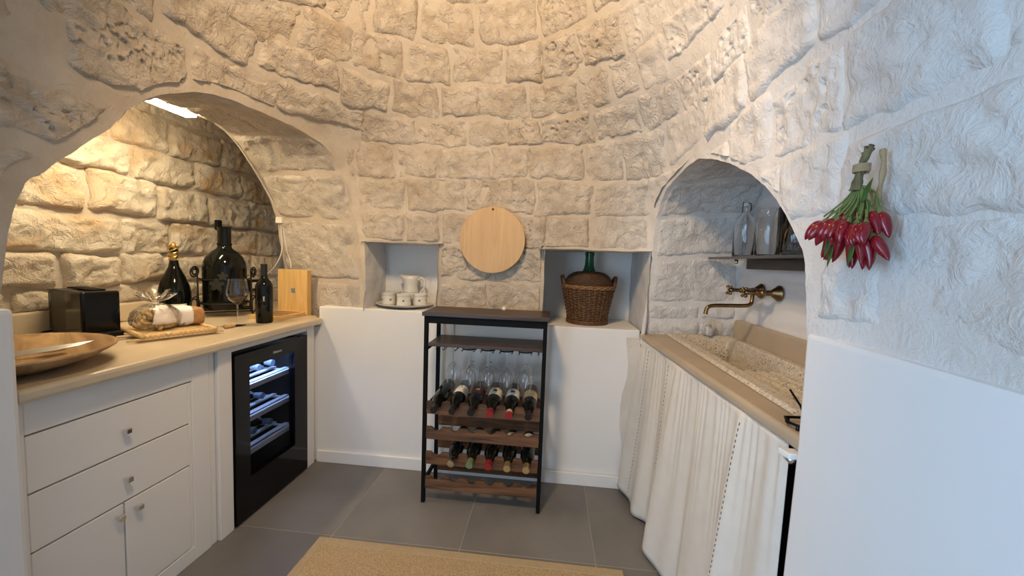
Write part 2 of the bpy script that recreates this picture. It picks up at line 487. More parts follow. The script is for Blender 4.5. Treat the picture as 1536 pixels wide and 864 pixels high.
def openings(phi, z, P):
    pz = np.stack([phi, z], -1)
    f = np.minimum(poly_sdf(LEFT_ARCH, pz), poly_sdf(RIGHT_ARCH, pz))
    back = np.where(P[:, 1] > 1.9, 0, 10)
    f = np.minimum(f, rect_sdf(P[:, 0], z, -1.105, -.662, .9, 1.372) + back)
    f = np.minimum(f, rect_sdf(P[:, 0], z, -.038, .528, .88, 1.366) + back)
    front = np.where(P[:, 1] < .45, 0, 10)
    f = np.minimum(f, rect_sdf(P[:, 0], z, -1.32, .50, -.5, 2.1) + front)
    return f

def clip_mesh(V, Fc, f, keep=0.0):
    """keep the part of the mesh where f > keep"""
    f = f - keep
    outV = []; idx = {}; ed = {}; outF = []
    def vid(i):
        if i not in idx: idx[i] = len(outV); outV.append(V[i])
        return idx[i]
    def eid(i, j):
        k = (min(i, j), max(i, j))
        if k not in ed:
            t = f[i] / (f[i] - f[j])
            ed[k] = len(outV); outV.append(V[i] + (V[j] - V[i]) * t)
        return ed[k]
    for q in Fc:
        s = [f[i] > 0 for i in q]
        if all(s): outF.append(tuple(vid(i) for i in q)); continue
        if not any(s): continue
        o = []
        for a in range(len(q)):
            i, j = q[a], q[(a + 1) % len(q)]
            if f[i] > 0: o.append(vid(i))
            if (f[i] > 0) != (f[j] > 0): o.append(eid(i, j))
        if len(o) >= 3: outF.append(tuple(o))
    return outV, outF

def wobble(P, amp=1.0):
    """gentle unevenness shared by every masonry surface, so that edges stay joined"""
    out = np.array(P, float)
    for i, p in enumerate(out):
        v = Vector(p)
        n1 = noise.noise_vector(v * 3.1) * .010 + noise.noise_vector(v * 11 + Vector((5, 3, 1))) * .0055 + noise.noise_vector(v * 34) * .002
        out[i] = p + np.array(n1) * amp
    return out

def grid_faces(nu, nv):
    return [(i * nv + j, (i + 1) * nv + j, (i + 1) * nv + j + 1, i * nv + j + 1) for i in range(nu - 1) for j in range(nv - 1)]

def build_shell():
    phis = np.concatenate([np.arange(-45, 218, .8), np.arange(218, 315.01, 2.0)])
    phis[-1] = 315
    zs = np.concatenate([np.arange(0, .84, .12), np.arange(.86, 2.80, .016), np.arange(2.82, 4.6, .12)])
    PH, ZZ = np.meshgrid(phis, zs, indexing='ij')
    ph, z = PH.ravel(), ZZ.ravel()
    P = shell_pts(ph, z)
    f = openings(ph, z, P)
    V = wobble(P)
    return clip_mesh(V, grid_faces(len(phis), len(zs)), f)
sv, sf = build_shell()
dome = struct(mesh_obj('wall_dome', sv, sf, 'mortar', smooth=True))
wcap = box('ceiling', XC - .3, XC + .3, YC - .3, YC + .3, 4.5, 4.55, 'mortar', None, 0)
struct(wcap)

def rough(v, seed):
    s = Vector((seed * 3.7, seed * 1.3, seed * 7.1))
    wv = v + noise.noise_vector(v * 14 + s) * .018
    a = noise.noise(wv * 6 + s)
    b = abs(noise.noise(wv * 13 + s)); c = abs(noise.noise(wv * 30 + s * 2)); d = noise.noise(wv * 65 + s)
    return .010 * a - .020 * b + .007 - .011 * c + .0028 * d

def make_stone(parent, surf, nrm, u0, u1, v0, v1, us, proud, mat, seed, fclip=None, margin=.012, res=.0095, ragged=.012, rscale=1.0, pits=None):
    """one stone block laid on a masonry surface; us = metres per unit u"""
    r = random.Random(seed)
    W, Hh = (u1 - u0) * us, v1 - v0
    nu, nv = max(6, int(W / res) + 1), max(6, int(Hh / res) + 1)
    j = ragged
    cor = [[(r.uniform(-j, j) * .6 / us, r.uniform(-j, j) * .6) for _ in range(2)] for _ in range(2)]
    S, T = np.meshgrid(np.linspace(0, 1, nu), np.linspace(0, 1, nv), indexing='ij')
    S, T = S.ravel(), T.ravel()
    cu = sum(cor[a][b][0] * (S if a else 1 - S) * (T if b else 1 - T) for a in (0, 1) for b in (0, 1))
    cv = sum(cor[a][b][1] * (S if a else 1 - S) * (T if b else 1 - T) for a in (0, 1) for b in (0, 1))
    U = u0 + (u1 - u0) * S + cu; Vv = v0 + (v1 - v0) * T + cv
    for i in range(len(U)):
        q = Vector((U[i] * us * 9, Vv[i] * 9, seed * 2.3))
        U[i] += (noise.noise(q) + .5 * noise.noise(q * 3.3)) * j / us; Vv[i] += (noise.noise(q + Vector((9, 4, 2))) + .5 * noise.noise(q * 3.1 + Vector((2, 7, 5)))) * j
    du = np.minimum(S, 1 - S) * W; dv = np.minimum(T, 1 - T) * Hh
    ew = .016
    base = .006
    sm = lambda x: np.clip(x / ew, 0, 1) ** 2 * (3 - 2 * np.clip(x / ew, 0, 1))
    E = sm(du) * sm(dv)
    P = surf(U, Vv); N_ = nrm(U, Vv)
    B = wobble(P)
    tu, tv = r.uniform(-.008, .008), r.uniform(-.008, .008)
    out = np.zeros_like(B)
    for i in range(len(B)):
        h = -base + E[i] * (base + proud + rscale * rough(Vector(P[i]), seed % 97) + tu * (S[i] - .5) + tv * (T[i] - .5))
        if pits and E[i] > .5:
            for (ps, pt, pr, pd) in pits:
                dd = math.hypot((S[i] - ps) * W, (T[i] - pt) * Hh) / pr
                if dd < 1: h -= pd * (1 - dd * dd)
        out[i] = B[i] + N_[i] * h
    Fc = grid_faces(nu, nv)
    if fclip is not None:
        f = fclip(U, Vv, P)
        if f.min() < margin:
            if f.max() < margin + .03: return None
            vv, ff = clip_mesh(out, Fc, f, margin)
            if len(ff) < 10: return None
            # tuck the cut rim into the wall
            return mesh_obj('stone', vv, ff, mat, parent, True)
    return mesh_obj('stone', out, Fc, mat, parent, True)

COURSES = [.93, 1.16, 1.37, 1.555, 1.745, 1.937, 2.08, 2.237, 2.41, 2.58, 2.76, 2.93]
BACK = [[102.6, 86.0, 70.5], [102.7, 85.2, 70.2], [123.0, 111.6, 102.0, 85.6, 70.6, 59.0, 47.4], [123.9, 112.2, 94.3, 73.5, 59.3, 46.5],
        [124.6, 114.6, 102.6, 87.6, 75.8, 60.7, 51.9, 40.0], [124.2, 109.5, 93.9, 82.1, 72.3, 58.2, 45.1, 33.6],
        [130.9, 117.1, 102.7, 90.9, 74.6, 60.3, 50.8, 42.1, 32.6], [128.5, 113.3, 99.0, 82.1, 69.9, 57.7, 43.6, 29.2],
        [137.2, 123.2, 109.1, 91.0, 70.1, 52.8, 34.5], [133, 118, 101, 84, 66, 50, 36], [128, 108, 88, 69, 47, 30]]
r1 = random.Random(21)
sid = 100
for ci in range(len(COURSES) - 1):
    z0, z1 = COURSES[ci], COURSES[ci + 1]
    js = list(BACK[ci])
    if ci >= 2:
        a = js[0]
        while a < 212: a += r1.uniform(13, 21); js.insert(0, a)
        a = js[-1]
        while a > -44: a -= r1.uniform(12, 20); js.append(a)
    else:
        js = [212, 205, 196.5] + js + [-13.5, -22, -35] if ci == 1 else js
    for i in range(len(js) - 1):
        b, a = js[i], js[i + 1]
        if ci < 2 and b - a > 40: continue
        if ci == 1 and i == 1 and b > 190: pass
        mid = (a + b) / 2
        left, right = mid > 128, mid < 38
        if abs(mid - 176) < 12 and ci in (4, 5): continue
        ragged = .026 if left else .017
        proud = .010 + r1.uniform(-.005, .006)
        zz0, zz1 = z0, z1
        if left or right:
            sh = r1.uniform(-.045, .045); zz0 += sh; zz1 += sh * .5
            proud -= .004
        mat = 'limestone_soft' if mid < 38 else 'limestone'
        g = r1.uniform(-.003, .004)
        pits = None; res = .0095
        P0 = shell_pts(mid, (z0 + z1) / 2)
        n_p = 0
        if r1.random() < .20: n_p, res = 14, .0052
        if n_p:
            pits = [(r1.uniform(.1, .9), r1.uniform(.15, .85), r1.uniform(.0045, .011), r1.uniform(.012, .024)) for _ in range(n_p)]
        sid += 1
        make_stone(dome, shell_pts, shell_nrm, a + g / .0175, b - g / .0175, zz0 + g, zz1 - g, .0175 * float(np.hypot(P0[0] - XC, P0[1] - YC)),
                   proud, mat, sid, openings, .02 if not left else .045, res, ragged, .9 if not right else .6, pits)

# the pock-marked block above the alcove arch
rp = random.Random(4)
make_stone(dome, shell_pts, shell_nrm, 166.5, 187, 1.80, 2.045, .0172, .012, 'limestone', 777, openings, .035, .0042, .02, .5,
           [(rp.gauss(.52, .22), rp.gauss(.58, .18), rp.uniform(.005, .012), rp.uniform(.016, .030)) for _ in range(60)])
# ---------------------------------------------------------------- vaults
def resample(pts, n):
    P = np.array(pts, float); d = np.r_[0, np.cumsum(np.linalg.norm(np.diff(P, axis=0), axis=1))]
    t = np.linspace(0, d[-1], n)
    return np.stack([np.interp(t, d, P[:, k]) for k in range(P.shape[1])], -1)
class Loft:
    def __init__(self, A, B, n=400):
        self.A, self.B = resample(A, n), resample(B, n); self.s = np.linspace(0, 1, n)
    def at(self, s, t):
        s = np.asarray(s, float); t = np.asarray(t, float)
        a = np.stack([np.interp(s, self.s, self.A[:, k]) for k in range(3)], -1)
        b = np.stack([np.interp(s, self.s, self.B[:, k]) for k in range(3)], -1)
        return a + (b - a) * t[..., None]
    def nrm(self, s, t, flip=1):
        du = self.at(s + .01, t) - self.at(s - .01, t); dv = self.at(s, t + .02) - self.at(s, t - .02)
        n = np.cross(du, dv) * flip
        return n / (np.linalg.norm(n, axis=-1, keepdims=True) + 1e-12)
    def mesh(self, nu, nv, t0=0., t1=1.):
        S, T = np.meshgrid(np.linspace(0, 1, nu), np.linspace(t0, t1, nv), indexing='ij')
        return wobble(self.at(S.ravel(), T.ravel())), grid_faces(nu, nv)

def arch3d(poly): return [tuple(shell_pts(p, z)) for p, z in [(poly[1][0], .86)] + poly[1:-1] + [(poly[-2][0], .86)]]
# left vault: rib from the dome face back to x = -1.77, beyond it the deep alcove chamber
lf = arch3d(LEFT_ARCH)
XI = -1.77
inner = [(XI, 2.385, .86), (XI, 2.395, 1.2), (XI, 2.357, 1.47), (XI, 2.28, 1.62), (XI, 2.17, 1.757), (XI, 2.07, 1.86), (XI, 1.962, 1.93), (XI, 1.85, 1.957), (XI, 1.73, 1.962), (XI, 1.56, 1.955),
         (XI, 1.38, 1.91), (XI, 1.20, 1.80), (XI, 1.01, 1.64), (XI, .86, 1.46), (XI, .74, 1.30), (XI, .68, 1.15), (XI, .66, .86)]
LL = Loft(lf, inner)
vv, ff = LL.mesh(220, 26)
vault_l = struct(mesh_obj('wall_alcove_arch', vv, ff, 'mortar', smooth=True))
cent_l = np.array([-1.55, 1.63, 1.25])
def nrm_l(s, t):
    n = LL.nrm(s, t); P = LL.at(s, t)
    sg = np.sign(((cent_l - P) * n).sum(-1)); return n * sg[..., None]
LLlen = 2.9
sid = 900
for (s0, s1) in ((.005, .085), (.09, .205), (.21, .30), (.305, .385), (.39, .475), (.48, .57), (.575, .66), (.665, .75), (.755, .84), (.85, .93)):
    cuts = [.03, .97] if s0 < .3 else ([.03, .55, .97] if int(s0 * 100) % 2 else [.03, .97])
    for k in range(len(cuts) - 1):
        sid += 1
        # u runs along t (depth) here; swap so that u = depth
        f_s = lambda U, V: LL.at(V / LLlen, U); f_n = lambda U, V: nrm_l(V / LLlen, U)
        make_stone(vault_l, f_s, f_n, cuts[k], cuts[k + 1], s0 * LLlen, s1 * LLlen, .55, .008, 'vault_stone', sid, None, 0, .011, .008, .95)

# alcove chamber behind the rib: end wall with stones, hidden sides and top
XE = -2.22
def plane_end(U, V): return np.stack([np.full_like(U, XE), U, V], -1)
def plane_end_n(U, V): return np.stack([np.ones_like(U), 0 * U, 0 * U], -1)
ys, zs_ = np.arange(.4, 3.21, .02), np.arange(.88, 2.37, .02)
Yg, Zg = np.meshgrid(ys, zs_, indexing='ij')
P = wobble(plane_end(Yg.ravel(), Zg.ravel()))
alc = struct(mesh_obj('wall_alcove', P, grid_faces(len(ys), len(zs_)), 'mortar', smooth=True))
rows = [(1.0, 1.10, [.7, 1.0, 1.35, 1.6, 1.9, 2.2, 2.5, 2.8, 3.1]), (1.10, 1.26, [.9, 1.25, 1.52, 1.77, 2.0, 2.3, 2.65, 3.0]),
        (1.26, 1.45, [.95, 1.3, 1.79, 2.05, 2.395, 2.7, 3.0]), (1.45, 1.65, [1.0, 1.35, 1.64, 1.97, 2.3, 2.62, 2.95]),
        (1.65, 1.83, [.9, 1.18, 1.5, 1.84, 2.2, 2.55, 2.95]), (1.83, 2.02, [.9, 1.2, 1.5, 1.76, 2.05, 2.4, 2.75]), (2.02, 2.22, [1.0, 1.3, 1.65, 1.95, 2.3, 2.65])]
for z0, z1, yy in rows:
    for k in range(len(yy) - 1):
        sid += 1
        pr = .022 + rnd.uniform(-.008, .014)
        d = rnd.uniform(-.015, .015)
        make_stone(alc, plane_end, plane_end_n, yy[k] + .003, yy[k + 1] - .003, z0 + .001 + d * .4, z1 - .001 + d, 1.0, pr, 'alcove_stone', sid, None, 0, .0095, .014, 1.25)
# unseen chamber top and flanks, whitened to bounce lamp light onto the end wall
chv, chf = [], []
def quad(bmv, a, b, c, d): i = len(bmv); bmv += [a, b, c, d]; return (i, i + 1, i + 2, i + 3)
chf.append(quad(chv, (XE, .4, 2.32), (XE, 3.2, 2.32), (XI + .02, 3.2, 2.32), (XI + .02, .4, 2.32)))
chf.append(quad(chv, (XE, .4, .85), (XE, .4, 2.32), (XI + .02, .4, 2.32), (XI + .02, .4, .85)))
chf.append(quad(chv, (XE, 3.2, .85), (XE, 3.2, 2.32), (XI + .02, 3.2, 2.32), (XI + .02, 3.2, .85)))
struct(mesh_obj('wall_alcove_side', chv, chf, 'plaster'))
# inward face of the rib (seen only from inside the chamber): ring around the inner arch
ringv = [tuple(p) for p in resample(inner, 60)]
nI = len(ringv)
outer = []
for p in ringv:
    dy, dz = p[1] - 1.63, p[2] - 1.2
    s_ = 1.9; outer.append((XI - .001, min(3.2, max(.4, 1.63 + dy * s_)), min(2.32, 1.2 + dz * s_) if dz > 0 else p[2]))
rv = list(wobble(np.array(ringv))) + outer
struct(mesh_obj('wall_alcove_rib', rv, [(i, i + 1, nI + i + 1, nI + i) for i in range(nI - 1)], 'mortar'))

# right niche vault
rf_ = arch3d(RIGHT_ARCH)
XR = 1.03
inner_r = [(XR, 2.215, .86), (XR, 2.215, 1.1), (XR, 2.215, 1.3), (XR, 2.18, 1.46), (XR, 2.10, 1.585), (XR, 1.985, 1.69), (XR, 1.80, 1.79), (XR, 1.6, 1.83), (XR, 1.4, 1.81),
           (XR, 1.2, 1.73), (XR, 1.05, 1.61), (XR, .94, 1.46), (XR, .88, 1.3), (XR, .87, 1.15), (XR, .87, .86)]
LR = Loft(rf_, inner_r)
vv, ff = LR.mesh(200, 22)
vault_r = struct(mesh_obj('wall_sink_arch', vv, ff, 'mortar_white', smooth=True))
cent_r = np.array([.8, 1.5, 1.25])
def nrm_r(s, t):
    n = LR.nrm(s, t); P = LR.at(s, t)
    sg = np.sign(((cent_r - P) * n).sum(-1)); return n * sg[..., None]
LRlen = 2.6
for s0, s1 in ((.004, .05), (.054, .085), (.09, .185), (.19, .27), (.275, .36), (.365, .45), (.455, .55), (.555, .65), (.655, .75)):
    cuts = [.03, .6, .98] if s0 < .08 else [.03, .97]
    for k in range(len(cuts) - 1):
        sid += 1
        make_stone(vault_r, lambda U, V: LR.at(V / LRlen, U), lambda U, V: nrm_r(V / LRlen, U), cuts[k], cuts[k + 1], s0 * LRlen, s1 * LRlen, .48, .006, 'limewashed_stone', sid, None, 0, .011, .006, .7)
# marble end wall of the sink niche
pr_pts = [(p[1], p[2]) for p in inner_r]
prism('wall_sink_end', [(.86, .88)] + [(y + (.01 if y > 1.5 else -.01), z + .012) for y, z in reversed(pr_pts)] + [(2.24, .88)], 'x', XR - .004, XR + .05, 'marble')
struct(bpy.data.objects['wall_sink_end'])

# ---------------------------------------------------------------- plastered dado, small niches, baseboard
def dado(name, pts, axis, a0, a1, bev=.012):
    return struct(prism(name, pts, axis, a0, a1, 'plaster', None, bev))
dado('wall_back', [(-1.60, 0), (-.55, 0), (-.55, .972), (-1.392, .972), (-1.392, .85), (-1.60, .85)], 'y', 2.198, 2.56, .006)
dado('wall_back_right', [(-.55, 0), (1.1, 0), (1.1, .885), (.515, .885), (.515, .925), (-.55, .925)], 'y', 2.204, 2.68, .006)
def niche(name, x0, x1, z0, z1, y0, y1, jamb):
    bm = bmesh.new()
    v, f = [], []
    def pl(c, du, dv, nu, nv, amp):
        i0 = len(v)
        pts = np.array([[c[k] + du[k] * a / (nu - 1) + dv[k] * b / (nv - 1) for k in range(3)] for a in range(nu) for b in range(nv)])
        v.extend(wobble(pts, amp)); f.extend([tuple(i0 + q for q in g) for g in grid_faces(nu, nv)])
    d = y1 - y0
    pl((x0, y0, z0), (0, d, 0), (0, 0, z1 - z0), 20, 26, jamb)
    pl((x1, y0, z0), (0, d, 0), (0, 0, z1 - z0), 20, 26, 1.0)
    pl((x0 - .03, y1 - .006, z0), (x1 - x0 + .06, 0, 0), (0, 0, z1 - z0 + .03), 30, 26, .15)
    pl((x0 - .03, y0, z1), (x1 - x0 + .06, 0, 0), (0, d, 0), 30, 20, 1.0)
    o = struct(mesh_obj(name, v, f, 'mortar_white', smooth=True)); o.data.materials.append(MATS['plaster'])
    nb = 19 * 25 * 2
    for i, p in enumerate(o.data.polygons):
        if nb <= i < nb + 29 * 25: p.material_index = 1
    return o
niche('wall_niche_cups', -1.105, -.662, .955, 1.372, 2.19, 2.50, 1.6)
niche('wall_niche_demijohn', -.038, .528, .91, 1.366, 2.13, 2.62, 1.0)
box('baseboard_back', -1.40, .56, 2.184, 2.2, 0, .072, 'plaster', None, .003)
struct(bpy.data.objects['baseboard_back'])
# side dados
dado('wall_left', [(-.35, 0), (.845, 0), (.843, 1.124), (-.35, 1.128)], 'x', -1.436, -1.354, .012)
dado('wall_right', [(-.35, 0), (.932, 0), (.915, .5), (.902, .9), (.905, 1.157), (-.35, 1.15)], 'x', .566, .80, .012)
# niche sides under the sink, coloured near-black to paint in the shade
struct(box('wall_sink_low', XR, XR + .05, .8, 2.24, 0, .88, 'undersink_shade', None, 0))
box('wall_sink_near', .8, 1.1, .80, .87, 0, 1.0, 'undersink_shade', None, 0); struct(bpy.data.objects['wall_sink_near'])

# adjoining room behind the viewer, with the open house door
def slab(n, *a):
    struct(box(n, *a, 'plaster', None, 0))
slab('wall_entry_left', -2.45, -2.35, -2.3, -1.42, 0, 2.5)
slab('wall_entry_left_far', -2.45, -2.35, -.48, .0, 0, 2.5)
slab('wall_entry_left_low', -2.45, -2.35, -1.42, -.48, 0, .84)  # these pieces frame the opening made for the added side light
slab('wall_entry_left_high', -2.45, -2.35, -1.42, -.48, 2.08, 2.5)
slab('light_block_left', -2.6, -2.5, -.1, 3.5, 0, 4.7)  # unseen slabs added around the shell to stop sky light leaking in
slab('light_block_right', 1.36, 1.46, -.1, 3.5, 0, 4.7)
slab('light_block_back', -2.6, 1.46, 3.4, 3.5, 0, 4.7)
slab('light_block_front', -2.6, 1.46, -.16, -.10, 2.55, 4.7)
slab('light_block_top', -2.6, 1.46, -.16, 3.5, 4.7, 4.8)
slab('wall_entry_right', 1.25, 1.35, -2.3, .0, 0, 2.5)
slab('wall_front_right', -1.15, 1.3, -2.35, -2.25, 0, 2.5)
slab('wall_front_left', -2.45, -2.15, -2.35, -2.25, 0, 2.5)
slab('wall_front_top', -2.15, -1.15, -2.35, -2.25, 2.1, 2.5)
slab('ceiling_entry', -2.45, 1.35, -2.35, .02, 2.5, 2.6)
slab('wall_entry_inner_left', -2.4, -1.34, -.12, .02, 0, 2.5)
slab('wall_entry_inner_right', .52, 1.3, -.12, .02, 0, 2.5)
slab('wall_entry_inner_top', -1.34, .52, -.12, .02, 2.12, 2.5)

# ---------------------------------------------------------------- floor of separate tiles
floor = struct(box('floor', -2.5, 1.4, -2.4, 2.3, -.05, -.0015, 'grout', None, 0))
TS = .599
proto = None
bm = bmesh.new(); bm_box(bm, -TS / 2 + .0017, TS / 2 - .0017, -TS / 2 + .0017, TS / 2 - .0017, -.012, 0, .0012, 1)
tm = bpy.data.meshes.new('tile'); bm.to_mesh(tm); bm.free(); tm.materials.append(MATS['floor_tile'])
for ix in range(-3, 3):
    for iy in range(-7, 2):
        o = bpy.data.objects.new('tile', tm); COL.objects.link(o); o.parent = floor
        o.location = (-.353 + TS * (ix + .5), 1.60 + TS * (iy - .5 + 1 - .0), 0)
        if o.location.x > 1.3: continue

# ---------------------------------------------------------------- rug
t = thing('rug', 'woven jute rug with a plain tape border on the grey floor tiles', 'rug', (-.32, 1.0, 0))
W2, L2, BW = .674, .575, .04
bm = bmesh.new(); bm_box(bm, -W2 + BW * .7, W2 - BW * .7, -L2 + BW * .7, L2 - BW * .7, .0005, .008, .002); bm_obj('woven_field', bm, 'jute', t)
for nm, a in (('x', 1), ('x', -1)):
    box('border_tape', -W2, W2, a * L2 - (BW if a > 0 else 0), a * L2 + (BW if a < 0 else 0), .0003, .0098, 'jute_tape', t, .003)
    box('border_tape', a * W2 - (BW if a > 0 else 0), a * W2 + (BW if a < 0 else 0), -L2 + BW, L2 - BW, .0003, .0098, 'jute_tape', t, .003)
#PART2
# ================================================================ LEFT ALCOVE
CZ = .905
o = prism('countertop', [(-1.44, .70), (-1.44, .847), (-1.365, .847), (-1.365, 2.196), (-1.40, 2.196), (-1.44, 2.255), (-1.77, 2.37), (-1.80, 2.9), (-2.2, 2.9), (-2.2, .70)], 'z', .866, CZ, 'beige_stone', None, .011)
tag(o, 'long beige polished stone countertop with rounded front edge above white drawers', 'countertop')
o = box('backsplash', -2.218, -2.176, .70, 2.9, CZ + .001, 1.0, 'beige_stone', None, .008)
tag(o, 'low beige stone backsplash strip along the rough alcove wall', 'backsplash')

# white base cabinet
XF = -1.42
t = thing('base_cabinet', 'white base cabinet with two wide drawers over a pair of doors', 'cabinet', (XF, 1.13, 0))
def cb(nm, y0, y1, z0, z1, x0, x1, par=t, mat='white_paint', bev=.0025):
    return box(nm, x0, x1, y0 - 1.13, y1 - 1.13, z0, z1, mat, par, bev)
cb('body', .889, 1.45, .05, .84, -.58, -.03, mat='dark_gap')
cb('stile', 1.385, 1.462, 0, .866, -.05, 0)
cb('stile', .848, .8885, 0, .866, -.05, 0)
cb('inner_bead', 1.371, 1.385, .06, .757, -.05, -.004)
cb('top_rail', .8886, 1.385, .762, .866, -.05, 0)
cb('plinth', .8886, 1.385, 0, .062, -.05, -.001)
for z0, z1, zk in ((.592, .757, .668), (.419, .587, .497)):
    d = cb('drawer', .89, 1.369, z0, z1, -.04, -.002)
    k = cb('knob', 1.122, 1.142, zk - .009, zk + .009, .010, .024, d, 'chrome', .003); cb('knob_post', 1.128, 1.136, zk - .004, zk + .004, -.002, .012, k, 'chrome', 0)
for y0, y1, yk in ((.89, 1.126, 1.103), (1.131, 1.369, 1.162)):
    d = cb('door', y0, y1, .066, .414, -.04, -.002)
    k = cb('knob', yk - .01, yk + .01, .370, .388, .010, .024, d, 'chrome', .003); cb('knob_post', yk - .004, yk + .004, .375, .383, -.002, .012, k, 'chrome', 0)

t = thing('cooler_surround', 'white painted frame panels around the black wine cooler', 'cabinet frame', (XF, 1.8, 0))
def sb(nm, y0, y1, z0, z1, x0, x1, bev=.0025):
    return box(nm, x0, x1, y0 - 1.8, y1 - 1.8, z0, z1, 'white_paint', t, bev)
sb('filler_strip', 1.466, 1.492, 0, .866, -.05, -.004)
sb('side_panel', 1.496, 1.568, 0, .866, -.05, .012)
sb('top_rail', 1.568, 2.105, .836, .866, -.05, .010)
sb('side_panel', 2.105, 2.175, 0, .866, -.05, .012)
sb('side_return', 1.548, 1.566, 0, .83, -.55, -.052)
sb('side_return', 2.107, 2.125, 0, .83, -.55, -.052)

# wine cooler
t = thing('wine_cooler', 'black glass-door wine cooler with blue-lit shelves under the counter', 'wine cooler', (-1.40, 1.835, 0))
def fb(nm, x0, x1, y0, y1, z0, z1, mat, par=t, bev=.002):
    return box(nm, x0, x1, y0 - 1.835, y1 - 1.835, z0, z1, mat, par, bev)
bm = bmesh.new()
for a in ((-.53, -.04, -.258, -.235, .02, .805), (-.53, -.04, .235, .258, .02, .805), (-.53, -.04, -.258, .258, .78, .805), (-.53, -.04, -.258, .258, .02, .10), (-.53, -.50, -.258, .258, .02, .805)):
    bm_box(bm, *a, 0)
bm_obj('body', bm, 'black_plastic', t)
fb('liner', -.499, -.49, 1.605, 2.065, .105, .775, 'cooler_inside')
bm = bmesh.new()
for a in ((-.038, 0, -.260, -.175, .014, .815), (-.038, 0, .150, .260, .014, .815), (-.038, 0, -.175, .150, .745, .815), (-.038, 0, -.175, .150, .014, .205)):
    bm_box(bm, *a, .0)
d = bm_obj('door', bm, 'black_gloss', t)
fb('door_glass', -.020, -.014, 1.66, 1.985, .205, .745, 'cooler_glass', d, 0)
for y_ in (1.62, 2.05):
    for x_ in (-.07, -.48): fb('foot', x_ - .02, x_ + .02, y_ - .02, y_ + .02, 0, .02, 'black_plastic')
for z_ in (.628, .465, .295):
    sh = fb('shelf', -.46, -.42, 1.605, 2.065, z_ - .012, z_, 'cooler_shelf')
    for xs_ in (-.36, -.28, -.20, -.125): fb('shelf_slat', xs_, xs_ + .028, 1.605, 2.065, z_ - .010, z_, 'cooler_shelf', sh)
    for ys_ in (1.605, 2.045): fb('shelf_runner', -.42, -.075, ys_, ys_ + .02, z_ - .020, z_ - .0105, 'cooler_shelf', sh)
    fb('shelf_front', -.075, -.06, 1.605, 2.065, z_ - .022, z_ + .004, 'cooler_shelf', sh)
fb('interior_light', -.30, -.06, 1.66, 2.02, .765, .772, 'cooler_led', t, 0)
text_mesh('brand_lettering', 'Hisense', .020, 'logo', d, (.0012, .012, .776), (PI / 2, 0, PI / 2), .0004)

def bottle_prof(R=.037, Hb=.30, neck=.0145, sh=.19):
    return [(R * .55, .006), (R * .9, 0), (R, .006), (R, sh), (R * .93, sh + .018), (R * .72, sh + .036), (neck * 1.25, sh + .055), (neck, sh + .07), (neck, Hb - .02), (neck * 1.12, Hb - .018), (neck * 1.12, Hb), (0, Hb)]
def make_bottle(label, cat='bottle', group=None, glass='bottle_glass', lab='label_cream', cap='capsule_black', R=.037, Hb=.30, capl=.065, lz=(.06, .14), band=None, name='wine_bottle', arc=PI * .62):
    b = thing(name, label, cat, (0, 0, 0), (0, 0, 0), group)
    pr = bottle_prof(R, Hb)
    lathe('glass_body', pr, glass, b, 28)
    n = .0145 * 1.06
    lathe('capsule', [(n, Hb - capl), (n, Hb - .021), (n * 1.14, Hb - .019), (n * 1.14, Hb + .001), (0, Hb + .001)], cap, b, 20)
    if lab:
        seg = 18; vs = []; fs = []
        for k in range(seg + 1):
            a = PI / 2 - arc + 2 * arc * k / seg
            for z in lz: vs.append(((R + .0006) * math.cos(a), (R + .0006) * math.sin(a), z))
        fs = [(2 * k, 2 * k + 2, 2 * k + 3, 2 * k + 1) for k in range(seg)]
        l = mesh_obj('paper_label', vs, fs, lab, b, True)
        if band:
            vs = []
            for k in range(5):
                a = PI / 2 - .28 + .56 * k / 4
                for z in (lz[0] + .35 * (lz[1] - lz[0]), lz[0] + .6 * (lz[1] - lz[0])): vs.append(((R + .0011) * math.cos(a), (R + .0011) * math.sin(a), z))
            mesh_obj('label_mark', vs, [(2 * k, 2 * k + 2, 2 * k + 3, 2 * k + 1) for k in range(4)], band, l, True)
    return b

# bottles lying in the cooler
g = 'bottles lying inside the wine cooler'
src = make_bottle('dark wine bottle lying on a shelf inside the wine cooler', 'bottle', g, lab=None, cap='foil_blue')
src.rotation_euler = (0, PI / 2, 0)
first = True
for z_, ys_ in ((.6405, (1.68, 1.79, 1.90, 2.0)), (.4775, (1.68, 1.80, 1.92)), (.3075, (1.72, 1.86, 1.98))):
    for y_ in ys_:
        q = src if first else copy_thing(src)
        first = False
        q.location = (-1.845, y_, z_ + .0255)
        q['label'] = 'dark wine bottle lying on the %s shelf inside the wine cooler' % {.6405: 'top', .4775: 'middle', .3075: 'lowest'}[z_]

# round wooden bowl with a knife and a spoon in it
t = thing('wooden_bowl', 'wide shallow round wooden bowl on the countertop behind the left wall end', 'bowl', (-1.655, .990, CZ), (0, 0, math.radians(-30.8))); t.scale = (1.12, 1, 1)
lathe('bowl_body', [(0, 0), (.11, 0), (.14, .003), (.20, .026), (.240, .049), (.252, .058), (.251, .063), (.243, .063), (.232, .056), (.19, .034), (.13, .017), (.06, .011), (0, .010)], 'bowl_wood', t, 64)
t = thing('carving_knife', 'steel knife with curved blade lying in the wooden bowl', 'knife', (-1.590, .955, CZ + .052), (.45, -.05, 1.12))
prism('blade', [(-.02, -.012), (.10, -.012), (.155, -.004), (.19, .012), (.12, .013), (-.02, .013)], 'z', 0, .0025, 'steel', t)
bm = bmesh.new(); bm_box(bm, -.05, -.02, -.015, .015, -.006, .010, .004); bm_obj('bolster', bm, 'chrome', t)
bm = bmesh.new(); bm_box(bm, -.16, -.05, -.013, .013, -.005, .009, .005); bm_obj('handle', bm, 'spoon_wood', t)
